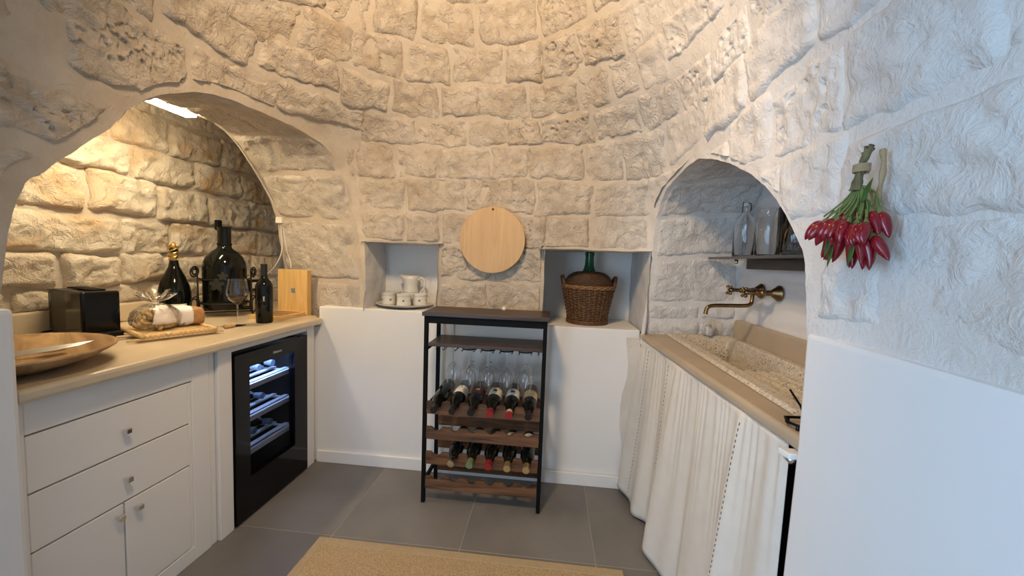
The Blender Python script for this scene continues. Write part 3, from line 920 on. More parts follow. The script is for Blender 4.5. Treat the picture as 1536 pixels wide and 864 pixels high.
t = thing('wooden_spoon', 'pale wooden spoon resting in the round wooden bowl', 'spoon', (-1.74, 1.02, CZ + .024), (0, -.06, .75))
v, f = tube_data([(-.10, 0, 0), (.02, 0, .002), (.10, 0, .004)], .0055, 8); mesh_obj('handle', v, f, 'spoon_wood', t, True)
vs, fs = [], []
for i in range(9):
    for k in range(16):
        rr = math.sin(PI * (i + .5) / 18) if i < 8 else 1.0
        a = 2 * PI * k / 16
        vs.append((.13 + .036 * rr * math.cos(a), .022 * rr * math.sin(a), .004 - .010 * math.cos(PI * (i + .5) / 18)))
for i in range(8):
    for k in range(16): fs.append((i * 16 + k, i * 16 + (k + 1) % 16, (i + 1) * 16 + (k + 1) % 16, (i + 1) * 16 + k))
fs.append(tuple(range(15, -1, -1)))
o = mesh_obj('spoon_head', vs, fs, 'spoon_wood', t, True)
sm_ = o.modifiers.new('thick', 'SOLIDIFY'); sm_.thickness = .003

# coffee machine
t = thing('coffee_machine', 'black capsule coffee machine with smoky water tank against the backsplash', 'coffee machine', (-1.968, 1.447, CZ), (0, 0, math.radians(-17)))
box('body', -.02, .125, -.06, .06, .004, .20, 'black_gloss', t, .010)
box('side_shell', -.15, .0, -.058, .058, .004, .196, 'black_plastic', t, .006)
tk = box('water_tank', -.185, -.151, -.055, .055, .02, .185, 'smoke_tank', t, .006)
box('tank_lid', -.185, -.151, -.056, .056, .186, .192, 'black_plastic', tk, .002)
box('drip_tray', .126, .165, -.052, .052, .002, .03, 'black_plastic', t, .005)
box('lever', -.10, .10, -.025, .025, .2005, .206, 'black_metal', t, .002)
tube('power_cord', catmull([(-1.86 + .0 * k, 0, 0) for k in range(0)] or [(-.186, .02, .008), (-.20, -.10, .006), (-.19, -.25, .006), (-.165, -.42, .006), (-.14, -.58, .006)], 6), .0035, 'black_plastic', t)

# cane tray with bag of taralli and bag of rusks
t = thing('cane_tray', 'small woven cane tray with protruding rods on the countertop', 'tray', (-1.695, 1.557, CZ), (0, 0, math.radians(64)))
for k in range(3):
    tube('rod', [(-.175, -.125 + .125 * k, .012), (.155, -.125 + .125 * k, .012)], .0055, 'cane_light', t, 8)
for k in range(16):
    tube('slat', [(-.125, -.115 + .0153 * k, .020), (.115, -.115 + .0153 * k, .020)], .006, 'cane', t, 6)
for s in (-1, 1):
    tube('end_rail', [(s * .125 - .004, -.135, .026), (s * .125 - .004, .135, .026)], .010, 'cane', t, 8)
    pts = [(-.125 + .25 * k / 60, s * .124, .022 + .003 * math.sin(k * 1.57)) for k in range(61)]
    tube('woven_edge', pts, [.008 + .0022 * (k % 2) for k in range(61)], 'cane', t, 8)
def blob(nm, c, sx, sy, sz, mat, par, amp=.12, seed=1, seg=22):
    bm = bmesh.new(); bmesh.ops.create_icosphere(bm, subdivisions=4, radius=1)
    for vx in bm.verts:
        d_ = 1 + amp * noise.noise(vx.co * 2.2 + Vector((seed, 0, 0))) + amp * .6 * abs(noise.noise(vx.co * 5 + Vector((0, seed, 0))))
        q = vx.co * d_
        zc_ = max(q.z, -.72)
        vx.co = Vector((c[0] + q.x * sx, c[1] + q.y * sy, c[2] + zc_ * sz))
    return bm_obj(nm, bm, mat, par, True)
t = thing('taralli_bag', 'tied cellophane bag of golden taralli with pale paper label on the cane tray', 'snack bag', (-1.742, 1.535, CZ + .0275), (0, 0, math.radians(64)))
rr_ = random.Random(5)
for k in range(46):
    a = rr_.uniform(0, 2 * PI); d_ = math.sqrt(rr_.random()); zz = rr_.uniform(.016, .078)
    cx, cy = .066 * d_ * math.cos(a), .068 * d_ * math.sin(a)
    if zz > .05: cx *= .75; cy *= .75
    R_, r_ = .015, .0075
    M_ = Matrix.Rotation(rr_.uniform(0, PI), 3, 'X') @ Matrix.Rotation(rr_.uniform(0, PI), 3, 'Y')
    pts = [M_ @ Vector((R_ * math.cos(2 * PI * i / 14), R_ * .8 * math.sin(2 * PI * i / 14), 0)) + Vector((cx, cy, zz)) for i in range(14)]
    v, f = tube_data(pts, r_, 7, True); mesh_obj('tarallo', v, f, 'tarallo', t, True)
blob('cellophane_wrap', (0, 0, .048), .088, .088, .064, 'cellophane', t, .10, 3)
# gathered, fanned top
vs, fs = [], []
n_ = 40
for i, (z, r) in enumerate(((.095, .026), (.108, .011), (.118, .010), (.140, .036), (.165, .058))):
    for k in range(n_):
        a = 2 * PI * k / n_; q = r * (1 + (.35 if i > 2 else .12) * math.sin(a * 7 + i) * (1 if i > 2 else .5))
        vs.append((q * math.cos(a), q * math.sin(a) * .8, z + (.010 * math.sin(a * 5) if i > 2 else 0)))
for i in range(4):
    for k in range(n_): fs.append((i * n_ + k, i * n_ + (k + 1) % n_, (i + 1) * n_ + (k + 1) % n_, (i + 1) * n_ + k))
mesh_obj('gathered_top', vs, fs, 'cellophane', t, True)
tube('tie', [(.0105 * math.cos(2 * PI * k / 12), .009 * math.sin(2 * PI * k / 12), .113) for k in range(12)], .003, 'paper', t, 6, True)
# folded paper label hanging on the side that faces the room
vs, fs = [], []
for i in range(9):
    for j_ in range(7):
        u = (i / 8 - .5) * .088 * (1 - .25 * j_ / 6); a = -PI / 2 + .12 + u / .085
        zz = .030 + .078 * j_ / 6; r = .092 - .045 * (j_ / 6) ** 2.2
        vs.append((r * math.cos(a) * 1.0, r * math.sin(a), zz + .004 * noise.noise(Vector((i * .6, j_ * .6, 2)))))
for i in range(8):
    for j_ in range(6): fs.append((i * 7 + j_, (i + 1) * 7 + j_, (i + 1) * 7 + j_ + 1, i * 7 + j_ + 1))
o = mesh_obj('paper_label', vs, fs, 'paper', t, True); q = o.modifiers.new('thick', 'SOLIDIFY'); q.thickness = .0008
t = thing('rusk_bag', 'brown rusks in a bag with cream paper sleeve beside the taralli', 'snack bag', (-1.705, 1.66, CZ + .0275), (0, 0, math.radians(64)))
def loaf(nm, x0, x1, hw, hh, mat, seed, n=26):
    vs, fs = [], []; m_ = 12
    for i in range(m_ + 1):
        u = i / m_; x = x0 + (x1 - x0) * u
        e = min(1, .55 + .9 * math.sin(PI * u) ** .6)
        for k in range(n):
            a = 2 * PI * k / n; c_, s__ = math.cos(a), math.sin(a)
            rr = 1 + .09 * noise.noise(Vector((u * 4, c_ * 1.8, s__ * 1.8 + seed)))
            y = hw * math.copysign(abs(c_) ** .65, c_) * e * rr; z = hh + hh * math.copysign(abs(s__) ** .65, s__) * e * rr
            vs.append((x, y, max(0, z)))
    for i in range(m_):
        for k in range(n): fs.append((i * n + k, i * n + (k + 1) % n, (i + 1) * n + (k + 1) % n, (i + 1) * n + k))
    fs += [tuple(range(n - 1, -1, -1)), tuple(m_ * n + k for k in range(n))]
    return mesh_obj(nm, vs, fs, mat, t, True)
loaf('rusks', -.06, .050, .052, .042, 'rusk', 4)
loaf('paper_sleeve', -.062, .004, .056, .046, 'paper_white', 9)
# champagne magnum
t = thing('champagne_bottle', 'bulbous dark champagne magnum with ornate gold neck foil', 'bottle', (-2.095, 1.953, CZ))
lathe('glass_body', [(.03, .01), (.062, 0), (.068, .006), (.070, .05), (.075, .11), (.074, .14), (.067, .18), (.052, .225), (.036, .26), (.025, .285), (.0205, .31), (.0185, .34), (.0185, .385), (.0, .386)], 'bottle_glass', t, 36)
fo = lathe('neck_foil', [(.0205, .300), (.0200, .315), (.0193, .335), (.0193, .365)], 'gold_foil', t, 28, cap=False)
for s in range(3):
    a0 = s * 2 * PI / 3
    tube('foil_twist', [((.021 - .001 * k / 20) * math.cos(a0 + k * .30), (.021 - .001 * k / 20) * math.sin(a0 + k * .30), .325 + .003 * k) for k in range(22)], .0045, 'gold_foil', fo, 6)
    tube('foil_loop', [(.019 * math.cos(a0) * math.sin(PI * k / 12) * 1.25, .019 * math.sin(a0) * math.sin(PI * k / 12) * 1.25, .375 + .045 * k / 12) for k in range(13)], .0045, 'gold_foil', fo, 6)
lathe('cork_cap', [(.010, .386), (.0175, .39), (.0185, .402), (.013, .416), (0, .42)], 'gold_foil', t, 20)
def curved_label(nm, R, a_c, half, z0, z1, mat, par, prof=None, seg=14):
    vs = []
    for k in range(seg + 1):
        a = a_c - half + 2 * half * k / seg
        for z in (z0, (z0 + z1) / 2, z1):
            rr = R if prof is None else prof(z)
            vs.append(((rr + .0008) * math.cos(a), (rr + .0008) * math.sin(a), z))
    fs = []
    for k in range(seg):
        for j in (0, 1): fs.append((3 * k + j, 3 * k + 3 + j, 3 * k + 4 + j, 3 * k + 1 + j))
    return mesh_obj(nm, vs, fs, mat, par, True)
pf = lambda z: np.interp(z, [.006, .05, .11, .14], [.068, .070, .075, .0745])
l = curved_label('paper_label', 0, -.62, .62, .032, .082, 'label_white', t, pf)
pf2 = lambda z: pf(z) + .0007
for (ac, hf, z0, z1) in ((-.62, .34, .060, .062), (-.60, .22, .054, .0565), (-.66, .28, .046, .0475), (-.62, .30, .041, .042)):
    curved_label('label_line', 0, ac, hf, z0, z1, 'ink', l, pf2, 8)

# dark demijohn in a wrought iron tilting stand
t = thing('demijohn', 'large dark glass demijohn with tall straight neck held in the iron stand', 'bottle', (-1.925, 2.105, CZ + .045))
lathe('glass_body', [(.06, .006), (.098, 0), (.106, .012), (.108, .05), (.108, .235), (.104, .27), (.090, .305), (.066, .333), (.046, .347), (.036, .357), (.034, .37), (.033, .47), (.036, .472), (.036, .480), (.028, .481), (.026, .46), (0, .455)], 'bottle_glass', t, 40)
lathe('neck_band', [(.0355, .372), (.0375, .375), (.0375, .381), (.0345, .384)], 'black_metal', t, 28)
hd = tube('stopper_arm', catmull([(-.036, .0, .385), (-.046, .01, .43), (-.05, .012, .47), (-.046, .012, .505)], 5), [.006] * 16, 'black_metal', t, 8)
box('stopper_clip', -.062, -.036, -.004, .028, .46, .52, 'black_metal', hd, .006)
st = thing('iron_stand', 'black wrought iron scroll stand with vine leaf emblem around the demijohn', 'stand', (-1.925, 2.105, CZ), (0, 0, math.radians(43)))
def ring_pts(c, r, ax, n=28, rz=None):
    rz = rz or r
    return [(c[0] + (r * math.cos(2 * PI * k / n) if ax == 'y' else 0), c[1] + (r * math.cos(2 * PI * k / n) if ax == 'x' else 0), c[2] + rz * math.sin(2 * PI * k / n)) for k in range(n)]
for s in (-1, 1):
    xs = s * .128
    for dy in (-1, 1):
        tube('foot_wheel', [(xs + s * .014 + .034 * .55 * math.cos(2 * PI * k / 28), dy * .065 + .034 * .84 * math.cos(2 * PI * k / 28), .056 + .052 * math.sin(2 * PI * k / 28)) for k in range(28)], .004, 'iron', st, 6, True)
        tube('side_strut', [(xs, dy * .085, .02), (xs, dy * .05, .13), (xs, dy * .012, .24)], .0042, 'iron', st, 6)
    for dy in (-1, 1):
        sp = [(xs + s * .012 + dy * .62 * (.030 - .022 * k / 24) * math.sin(k * .42), dy * (.012 + .003 * k / 24 + (.030 - .022 * k / 24) * math.sin(k * .42) * .9 + .016), .262 + (.032 - .02 * k / 24) * -math.cos(k * .42)) for k in range(25)]
        tube('scroll', sp, .004, 'iron', st, 6)
    tube('base_rail', [(xs, -.085, .02), (xs, .085, .02)], .004, 'iron', st, 6)
for dy in (-1, 1):
    tube('cross_bar', [(-.128, dy * .075, .03), (.128, dy * .075, .03)], .0042, 'iron', st, 6)
    tube('cradle_bar', [(-.128, dy * .06, .0405), (.128, dy * .06, .0405)], .0042, 'iron', st, 6)
tube('belt_ring', [(.1145 * math.cos(2 * PI * k / 40), .1145 * math.sin(2 * PI * k / 40), .215) for k in range(40)], .005, 'iron', st, 6, True)
for s in (-1, 1): tube('belt_link', [(s * .113, 0, .215), (s * .128, 0, .225)], .0045, 'iron', st, 6)
tube('bottom_ring', [(.1145 * math.cos(2 * PI * k / 40), .1145 * math.sin(2 * PI * k / 40), .078) for k in range(40)], .006, 'iron', st, 6, True)
def leaf_shape(nm, c, R, rad, par, mat, a_c):
    vs = [(0, 0)]; n = 30
    for k in range(n):
        a = 2 * PI * k / n; r = R * (.45 + .55 * abs(math.cos(2.5 * (a - PI / 2))) ** .8)
        vs.append((r * math.cos(a), r * math.sin(a)))
    P3 = []
    for u, v_ in vs:
        an = a_c + u / rad
        P3.append(((rad + .003) * math.cos(an), (rad + .003) * math.sin(an), c + v_))
    o = mesh_obj(nm, P3, [(0, 1 + k, 1 + (k + 1) % n) for k in range(n)], mat, par)
    q = o.modifiers.new('thick', 'SOLIDIFY'); q.thickness = .003
    return o
lf_ = leaf_shape('vine_leaf', .19, .038, .1185, st, 'leaf_metal', -PI / 2 - .35)
leaf_shape('vine_leaf', .238, .026, .1195, st, 'leaf_metal', -PI / 2 - .10)

# glass of red wine
def wine_glass_parts(t, H_=.235, R_=.044, mat='clear_glass', wine=None, rim=.032):
    zb = H_ * .46
    out = [(.0035, zb - .004), (.012, zb + .003), (R_ * .78, zb + .025), (R_, zb + .055), (R_ * .97, zb + .075), (rim + .003, H_)]
    inn = [(r - .0013, z + (.0015 if i < 2 else 0)) for i, (r, z) in enumerate(out)][::-1]; inn[-1] = (0, zb + .0005)
    lathe('glass_bowl', [(0, zb - .004)] + out + inn, mat, t, 32, cap=False)
    lathe('stem', [(.0035, .006), (.003, .02), (.0032, zb - .0045)], mat, t, 12)
    lathe('foot', [(0, 0), (.036, 0), (.037, .0015), (.02, .0035), (.004, .0065), (0, .0068)], mat, t, 32, cap=False)
    if wine:
        w_ = [(0, zb + .0015), (.0100, zb + .0050), (R_ * .78 - .0022, zb + .0262), (R_ * .94 - .0018, zb + .0445), (0, zb + .0445)]
        lathe('wine', w_, wine, t, 32, cap=False)
t = thing('red_wine_glass', 'stemmed glass half filled with red wine before the demijohn', 'wine glass', (-1.60, 1.823, CZ))
wine_glass_parts(t, .243, .050, wine='red_wine', rim=.036)

# dark wine bottle with small white print
t = thing('wine_bottle', 'matte black wine bottle with tiny white print standing by the bamboo box', 'bottle', (-1.548, 1.945, CZ))
lathe('glass_body', [(.02, .008), (.037, 0), (.0405, .006), (.0425, .185), (.041, .205), (.033, .225), (.020, .242), (.0155, .255), (.0155, .318), (0, .319)], 'bottle_glass', t, 36)
lathe('capsule', [(.0162, .255), (.0165, .315), (.015, .3205), (0, .3205)], 'capsule_black', t, 24)
pfb = lambda z: np.interp(z, [.006, .185], [.0409, .0429])
for (hf, z0, z1, mt) in ((.10, .142, .146, 'emblem'), (.05, .128, .140, 'emblem'), (.12, .122, .1245, 'emblem'), (.36, .098, .0985, 'foil_blue'), (.32, .092, .0925, 'foil_blue'), (.24, .086, .0864, 'foil_blue')):
    curved_label('printed_mark', 0, -PI / 2 + .62, hf, z0, z1, mt, t, pfb, 6)

# corkscrew with a cork on its worm
t = thing('corkscrew', 'wooden corkscrew with spiral worm and pulled cork on the countertop', 'corkscrew', (-1.60, 1.665, CZ), (0, 0, math.radians(80)))
v, f = tube_data(catmull([(-.018, -.030, .010), (0, -.010, .013), (.006, .010, .013), (0, .034, .010)], 5), [.006, .007, .0085, .009, .0095, .010, .010, .010, .010, .0095, .009, .0085, .008, .007, .0055, .005], 10)
mesh_obj('handle', v, f, 'twig', t, True)
tube('worm', [(.006 + .058 * k / 50, .0045 * math.cos(k * .75), .012 + .0045 * math.sin(k * .75)) for k in range(51)], .0013, 'steel', t, 6)
v, f = tube_data([(.064, 0, .0125), (.066, 0, .0125), (.112, 0, .0125), (.114, 0, .0125)], [.011, .0125, .0122, .011], 16); mesh_obj('cork', v, f, 'cork', t, True)

# bamboo box
t = thing('bamboo_box', 'open bamboo accessory box with upright lid at the counter end', 'box', (-1.615, 2.165, CZ), (0, 0, math.radians(-3)))
bm = bmesh.new(); bm_box(bm, -.105, .105, -.135, .10, 0, .022, .003)
bb = bm_obj('base_tray', bm, 'bamboo_flat', t)
for k in range(4):
    box('recess', -.085, .085, -.105 + .045 * k, -.078 + .045 * k, .0215, .0225, 'rustic_dark', bb, 0)
for k in range(5):
    box('lid_board', -.105 + .042 * k, -.0634 + .042 * k, .101, .116, .002, .282, 'bamboo', t, .0008)
box('lid_rim', .105, .118, .075, .116, .002, .282, 'bamboo', t, .001)
prism('emblem_mark', [(-.012, .138), (.002, .133), (.018, .136), (.016, .152), (.014, .168), (0, .163), (-.014, .166), (-.010, .150)], 'y', .0998, .101, 'foil_blue', t)

# socket, junction box, cable on the alcove wall
t = thing('wall_socket', 'black wall socket with white insert low on the alcove stones', 'socket', (-2.165, 2.60, 1.045))
box('plate', 0, .012, -.06, .06, -.042, .042, 'black_plastic', t, .004)
box('insert', .012, .015, -.012, .045, -.022, .022, 'label_white', t, .002)
t = thing('junction_box', 'small white plastic junction box on the alcove jamb', 'junction box', (-1.74, 2.345, 1.497))
box('cover', -.022, .022, -.03, .01, -.02, .02, 'wire_white', t, .004)
o = tube('light_cable', catmull([(-1.775, 1.93, 1.948), (-1.762, 2.02, 1.885), (-1.755, 2.12, 1.785), (-1.75, 2.235, 1.655), (-1.742, 2.325, 1.53), (-1.742, 2.345, 1.42), (-1.745, 2.352, 1.30), (-1.80, 2.36, 1.20), (-1.90, 2.40, 1.13)], 6), .0042, 'wire_white')
tag(o, 'thin white cable running down the alcove arch edge', 'cable')
o = tube('lamp_cord', catmull([(-1.728, 2.335, 1.475), (-1.715, 2.340, 1.38), (-1.705, 2.345, 1.30), (-1.675, 2.335, 1.235), (-1.66, 2.32, 1.19)], 6), .003, 'wire_white')
tag(o, 'short slack cord from the junction box to the bamboo box', 'cable')
# strip lamp hidden behind the arch rib
t = thing('strip_lamp', 'bright warm strip lamp tucked behind the alcove arch crown', 'lamp', (-1.81, 1.68, 1.945))
box('housing', -.035, .035, -.30, .12, .012, .030, 'wire_white', t, .002)
box('diffuser', -.030, .030, -.295, .115, .0, .012, 'led', t, .002)

# ================================================================ BACK WALL
# niche with the cup set
NZ = .973
t = thing('serving_plate', 'large round cream serving plate under the jug and cups', 'plate', (-.915, 2.368, NZ))
lathe('plate_body', [(0, .004), (.075, .0), (.10, .001), (.155, .013), (.180, .024), (.181, .0275), (.174, .027), (.15, .018), (.095, .008), (0, .0075)], 'ceramic', t, 56, cap=False)
def dots(par, R, z, n, r=.0075, a0=0.0):
    for k in range(n):
        a = a0 + 2 * PI * k / n
        vs = [(R + .0008, 0, 0)]; m_ = 10
        for i in range(m_):
            b = 2 * PI * i / m_; q = r * (.75 + .25 * math.cos(b * 5)); vs.append((R + .0006 - .5 * (q * math.cos(b)) ** 2 / R, q * math.cos(b), q * math.sin(b)))
        ca, sa = math.cos(a), math.sin(a)
        mesh_obj('flower_motif', [(x * ca - y * sa, x * sa + y * ca, zz + z) for x, y, zz in vs], [(0, 1 + i, 1 + (i + 1) % m_) for i in range(m_)], 'motif_blue', par)
t = thing('ceramic_jug', 'cream ceramic jug with small blue flowers and loop handle', 'jug', (-.895, 2.405, NZ + .0085), (0, 0, 0)); t.scale = (1.15, 1.15, 1.10)
vs, fs = lathe_data([(.0, 0), (.034, 0), (.038, .004), (.047, .03), (.049, .05), (.044, .075), (.038, .095), (.037, .12), (.042, .15), (.046, .172), (.0435, .172), (.039, .15), (.0345, .12), (.035, .095), (.0415, .075), (.046, .05), (.044, .03), (.035, .008), (0, .006)], 40)
vv = []
for (x, y, z) in vs:
    if z > .11:
        k_ = (z - .11) / .062; r = math.hypot(x, y)
        if r > 1e-5:
            c_ = max(0, -x / r) ** 6; x -= .020 * k_ * c_; z += .006 * k_ * c_
    vv.append((x, y, z))
mesh_obj('jug_body', vv, fs, 'ceramic', t, True)
tube('handle', catmull([(.040, 0, .150), (.062, 0, .163), (.080, 0, .145), (.076, 0, .105), (.058, 0, .075), (.045, 0, .062)], 6), .0055, 'ceramic', t, 10)
dots(t, .0472, .05, 6, .008, -PI / 2 + .3)
tube('glaze_line', [(.0434 * math.cos(2 * PI * k / 32), .0434 * math.sin(2 * PI * k / 32), .078) for k in range(32)], .0008, 'motif_blue', t, 5, True)
def cup():
    c = thing('ceramic_cup', 'small cream ceramic cup with blue flower motifs on the plate', 'cup', (0, 0, 0), (0, 0, 0), 'cups on the serving plate')
    lathe('cup_body', [(0, 0), (.034, 0), (.0365, .003), (.0375, .02), (.0365, .068), (.0385, .078), (.0365, .079), (.0345, .066), (.035, .02), (.033, .005), (0, .0045)], 'ceramic', c, 36, cap=False)
    dots(c, .0372, .040, 5, .0085, -PI / 2 - .2)
    for z in (.012, .066): tube('glaze_line', [(.0377 * math.cos(2 * PI * k / 32), .0377 * math.sin(2 * PI * k / 32), z) for k in range(32)], .0006, 'motif_blue', c, 4, True)
    tube('handle', catmull([(0, .036, .062), (0, .056, .060), (0, .060, .042), (0, .050, .026), (0, .036, .022)], 4), .004, 'ceramic', c, 8)
    return c
c0 = cup()
for k, (x, y, a) in enumerate(((-1.003, 2.315, -.4), (-.893, 2.285, .5), (-.812, 2.345, -.8), (-1.01, 2.415, .6))):
    c = c0 if k == 0 else copy_thing(c0)
    c.location = (x, y, NZ + .0085); c.rotation_euler = (0, 0, a); c.scale = (1.17, 1.17, 1.05)
    c['label'] = ('small flowered cream cup below the spout side of the jug', 'small flowered cream cup standing in front of the jug', 'small flowered cream cup under the jug handle', 'small flowered cream cup half hidden behind another cup')[k]

# round board on the wall
t = thing('round_board', 'round pale wooden cutting board hung on the stone wall', 'cutting board', (-.335, 2.163, 1.402))
bm = bmesh.new()
bmesh.ops.create_cone(bm, cap_ends=True, segments=72, radius1=.186, radius2=.186, depth=.016, matrix=Matrix.Rotation(PI / 2, 4, 'X'))
es = [e for e in bm.edges if len(e.link_faces) == 2 and e.calc_face_angle() > 1]
bmesh.ops.bevel(bm, geom=es, offset=.003, segments=2, affect='EDGES', profile=.5)
bm_obj('board_disc', bm, 'beech', t)
tube('hanging_hole', [(.006 * math.cos(2 * PI * k / 16), -.0085, .172 + .006 * math.sin(2 * PI * k / 16)) for k in range(16)], .0014, 'rustic_wood', t, 5, True)
tube('nail', [(0, -.012, .172), (0, .060, .174)], .003, 'black_metal', t, 6)

# wine rack
X0, X1, Y0, Y1 = -.632, -.004, 1.895, 2.135
t = thing('wine_rack', 'black metal wine rack with dark rustic wooden top and slatted bottle shelves', 'wine rack', ((X0 + X1) / 2, (Y0 + Y1) / 2, 0))
ox, oy = (X0 + X1) / 2, (Y0 + Y1) / 2
def rb(nm, x0, x1, y0, y1, z0, z1, mat, par=t, bev=.002):
    return box(nm, x0 - ox, x1 - ox, y0 - oy, y1 - oy, z0, z1, mat, par, bev)
for x in (X0, X1 - .02):
    for y in (Y0, Y1 - .02): rb('leg', x, x + .02, y, y + .02, 0, .995, 'black_metal')
rb('frame_rail', X0 + .02, X1 - .02, Y0, Y0 + .02, .958, .995, 'black_metal')
rb('frame_rail', X0 + .02, X1 - .02, Y1 - .02, Y1, .958, .995, 'black_metal')
for x in (X0, X1 - .02):
    rb('frame_rail', x, x + .02, Y0 + .02, Y1 - .02, .958, .995, 'black_metal')
    for z in (.835, .515, .12): rb('side_bar', x + .002, x + .018, Y0 + .02, Y1 - .02, z - .02, z, 'black_metal')
rb('top_board', X0 - .008, X1 + .012, Y0 - .012, Y1 + .010, .9955, 1.016, 'rustic_dark')
rb('shelf_board', X0 + .021, X1 - .021, Y0 + .004, Y1 - .004, .838, .855, 'rustic_dark')
def scallop(nm, y0, y1, z0, z1, mat):
    xs = np.linspace(X0 + .021, X1 - .021, 97); pts = [(X0 + .021 - ox, z0)]; pts.append((X1 - .021 - ox, z0))
    for x in xs[::-1]:
        d_ = min(abs(x - c) for c in SLOT)
        dip = .018 * max(0, math.cos(min(1, d_ / .027) * PI / 2)) ** .8 if d_ < .027 else 0
        pts.append((x - ox, z1 - dip))
    return prism(nm, pts, 'y', y0 - oy, y1 - oy, mat, t)
SLOT = [-.555, -.460, -.365, -.270, -.175, -.080]
for zt in (.548, .413, .278, .143):
    scallop('front_slat', Y0 + .003, Y0 + .018, zt - .065, zt, 'rustic_wood')
    rb('back_slat', X0 + .021, X1 - .021, Y1 - .018, Y1 - .004, zt - .085, zt - .025, 'rustic_wood')
# hanging wire rails for glasses
for k in range(6):
    x = -.551 + .098 * k - ox
    pts = [(x - .018, Y0 + .02 - oy, .818), (x - .006, Y0 + .02 - oy, .837), (x + .006, Y0 + .02 - oy, .837), (x + .018, Y0 + .02 - oy, .818)]
    h = tube('glass_rail', [(x - .018, Y0 + .005 - oy, .826), (x - .018, Y0 + .02 - oy, .818), (x - .018, Y1 - .03 - oy, .818), (x - .006, Y1 - .028 - oy, .835), (x + .006, Y1 - .028 - oy, .835), (x + .018, Y1 - .03 - oy, .818), (x + .018, Y0 + .02 - oy, .818), (x + .018, Y0 + .005 - oy, .826)], .0022, 'black_metal', t, 6)
    for y in (Y0 + .05, Y1 - .07): tube('hanger', [(x - .018, y - oy, .818), (x - .008, y - oy, .8375), (x + .008, y - oy, .8375), (x + .018, y - oy, .818)], .0017, 'black_metal', h, 6)
# glasses hanging upside down
g = 'stemmed glasses hanging in the rack'
g0 = thing('hanging_wine_glass', 'clear stemmed wine glass hanging upside down under the rack shelf', 'wine glass', (0, 0, 0), (PI, 0, 0), g)
wine_glass_parts(g0, .205, .040, rim=.031)
for k, (x, y) in enumerate(((-.404, 1.945), (-.306, 1.95), (-.208, 1.95), (-.110, 1.95), (-.502, 2.02), (-.404, 2.05), (-.306, 2.055), (-.208, 2.055), (-.110, 2.055))):
    q = g0 if k == 0 else copy_thing(g0)
    q.location = (x, y, .8265)
    under = {-.404: 'above the dark red labelled bottle', -.306: 'above the red capsule bottle', -.208: 'above the crested label bottle', -.110: 'above the ochre label bottle', -.502: ''}[x]
    q['label'] = ('upside-down stemmed glass at the rack front ' + under) if k < 4 else ('upside-down stemmed glass deep in the rack ' + under) if k > 4 else 'lone upside-down stemmed glass above the plain black bottle'
# bottles in the rack
specs1 = [('plain black wine bottle with black capsule in the upper rack row', 'bottle_glass', None, 'capsule_black', None),
          ('wine bottle with crumpled off-white label in the upper rack row', 'bottle_glass', 'label_white', 'capsule_black', None),
          ('wine bottle with dark red label and black capsule in the rack', 'bottle_glass', 'label_dark', 'capsule_black', 'label_ochre'),
          ('wine bottle with cream label and long red capsule in the rack', 'bottle_glass', 'label_cream', 'capsule_red', 'ink'),
          ('wine bottle with white crested label and cream capsule with red tip', 'bottle_glass', 'label_white', 'capsule_cream', 'ink'),
          ('wine bottle with ochre banded label beside the right rack leg', 'bottle_glass', 'label_ochre', 'capsule_black', 'label_cream')]
for k, (lb, gl, la, ca, bd) in enumerate(specs1):
    b = make_bottle(lb, glass=gl, lab=la, cap=ca, band=bd, lz=(.075, .150))
    b.location = (SLOT[k], 2.128, .5675); b.rotation_euler = (PI / 2 + .125, 0, 0)
    if k == 4:
        lathe('red_tip', [(.0178, .284), (.0178, .3018), (0, .3018)], 'capsule_red', b, 20)
specs2 = [('dark wine bottle with silver capsule in the lower rack row', 'bottle_glass', None, 'steel', None),
          ('dark wine bottle with pale label and green capsule in the lower row', 'bottle_glass', 'label_cream', 'capsule_green', None),
          ('dark wine bottle with short red capsule in the lower rack row', 'bottle_glass', 'label_dark', 'capsule_red', None),
          ('dark wine bottle with cream label and gold capsule in the lower row middle', 'bottle_glass', 'label_cream', 'capsule_gold', None),
          ('dark wine bottle with white label and gold capsule beside the right rack leg', 'bottle_glass', 'label_white', 'capsule_gold', None)]
for k, (lb, gl, la, ca, bd) in enumerate(specs2):
    b = make_bottle(lb, glass=gl, lab=la, cap=ca, band=bd, lz=(.03, .12), arc=PI * .8)
    b.location = (SLOT[k + 1], 2.128, .2975); b.rotation_euler = (PI / 2 + .125, 0, 0)
o = lathe('plastic_cap', [(0, 0), (.011, 0), (.0125, .004), (.0115, .012), (.008, .017), (0, .0185)], 'label_white', None, 18)
o.location = (-.248, 2.115, 1.016)
tag(o, 'small white plastic cap lying on the wine rack top', 'cap')

# wicker demijohn
DX, DY, DZ = .235, 2.40, .925
t = thing('wicker_demijohn', 'green glass demijohn in a brown two-handled wicker basket inside the niche', 'demijohn', (DX, DY, DZ), (0, 0, math.radians(4)))
lathe('glass_neck', [(.055, .295), (.040, .318), (.032, .335), (.0275, .36), (.0255, .405), (.0255, .415), (.0295, .417), (.0295, .428), (.025, .431), (.0, .431)], 'demijohn_glass', t, 32)
lathe('stopper', [(.0245, .4312), (.0265, .436), (.0265, .452), (0, .453)], 'rustic_wood', t, 24)
def Rb(z): return float(np.interp(z, [0, .02, .06, .205, .215], [.118, .118, .122, .152, .152]))
parts = []
NS = 30
for i in range(19):
    z = .022 + .0105 * i
    pts = []
    for k in range(NS * 2):
        a = PI * k / NS; s_ = 1 if (k // 2 + i) % 2 else -1
        r = Rb(z) + .0045 * s_ * (1 if k % 2 == 0 else .0)
        pts.append((r * math.cos(a), r * math.sin(a), z + .0012 * math.sin(k * 1.7 + i)))
    parts.append(tube_data(pts, .0048, 5, True))
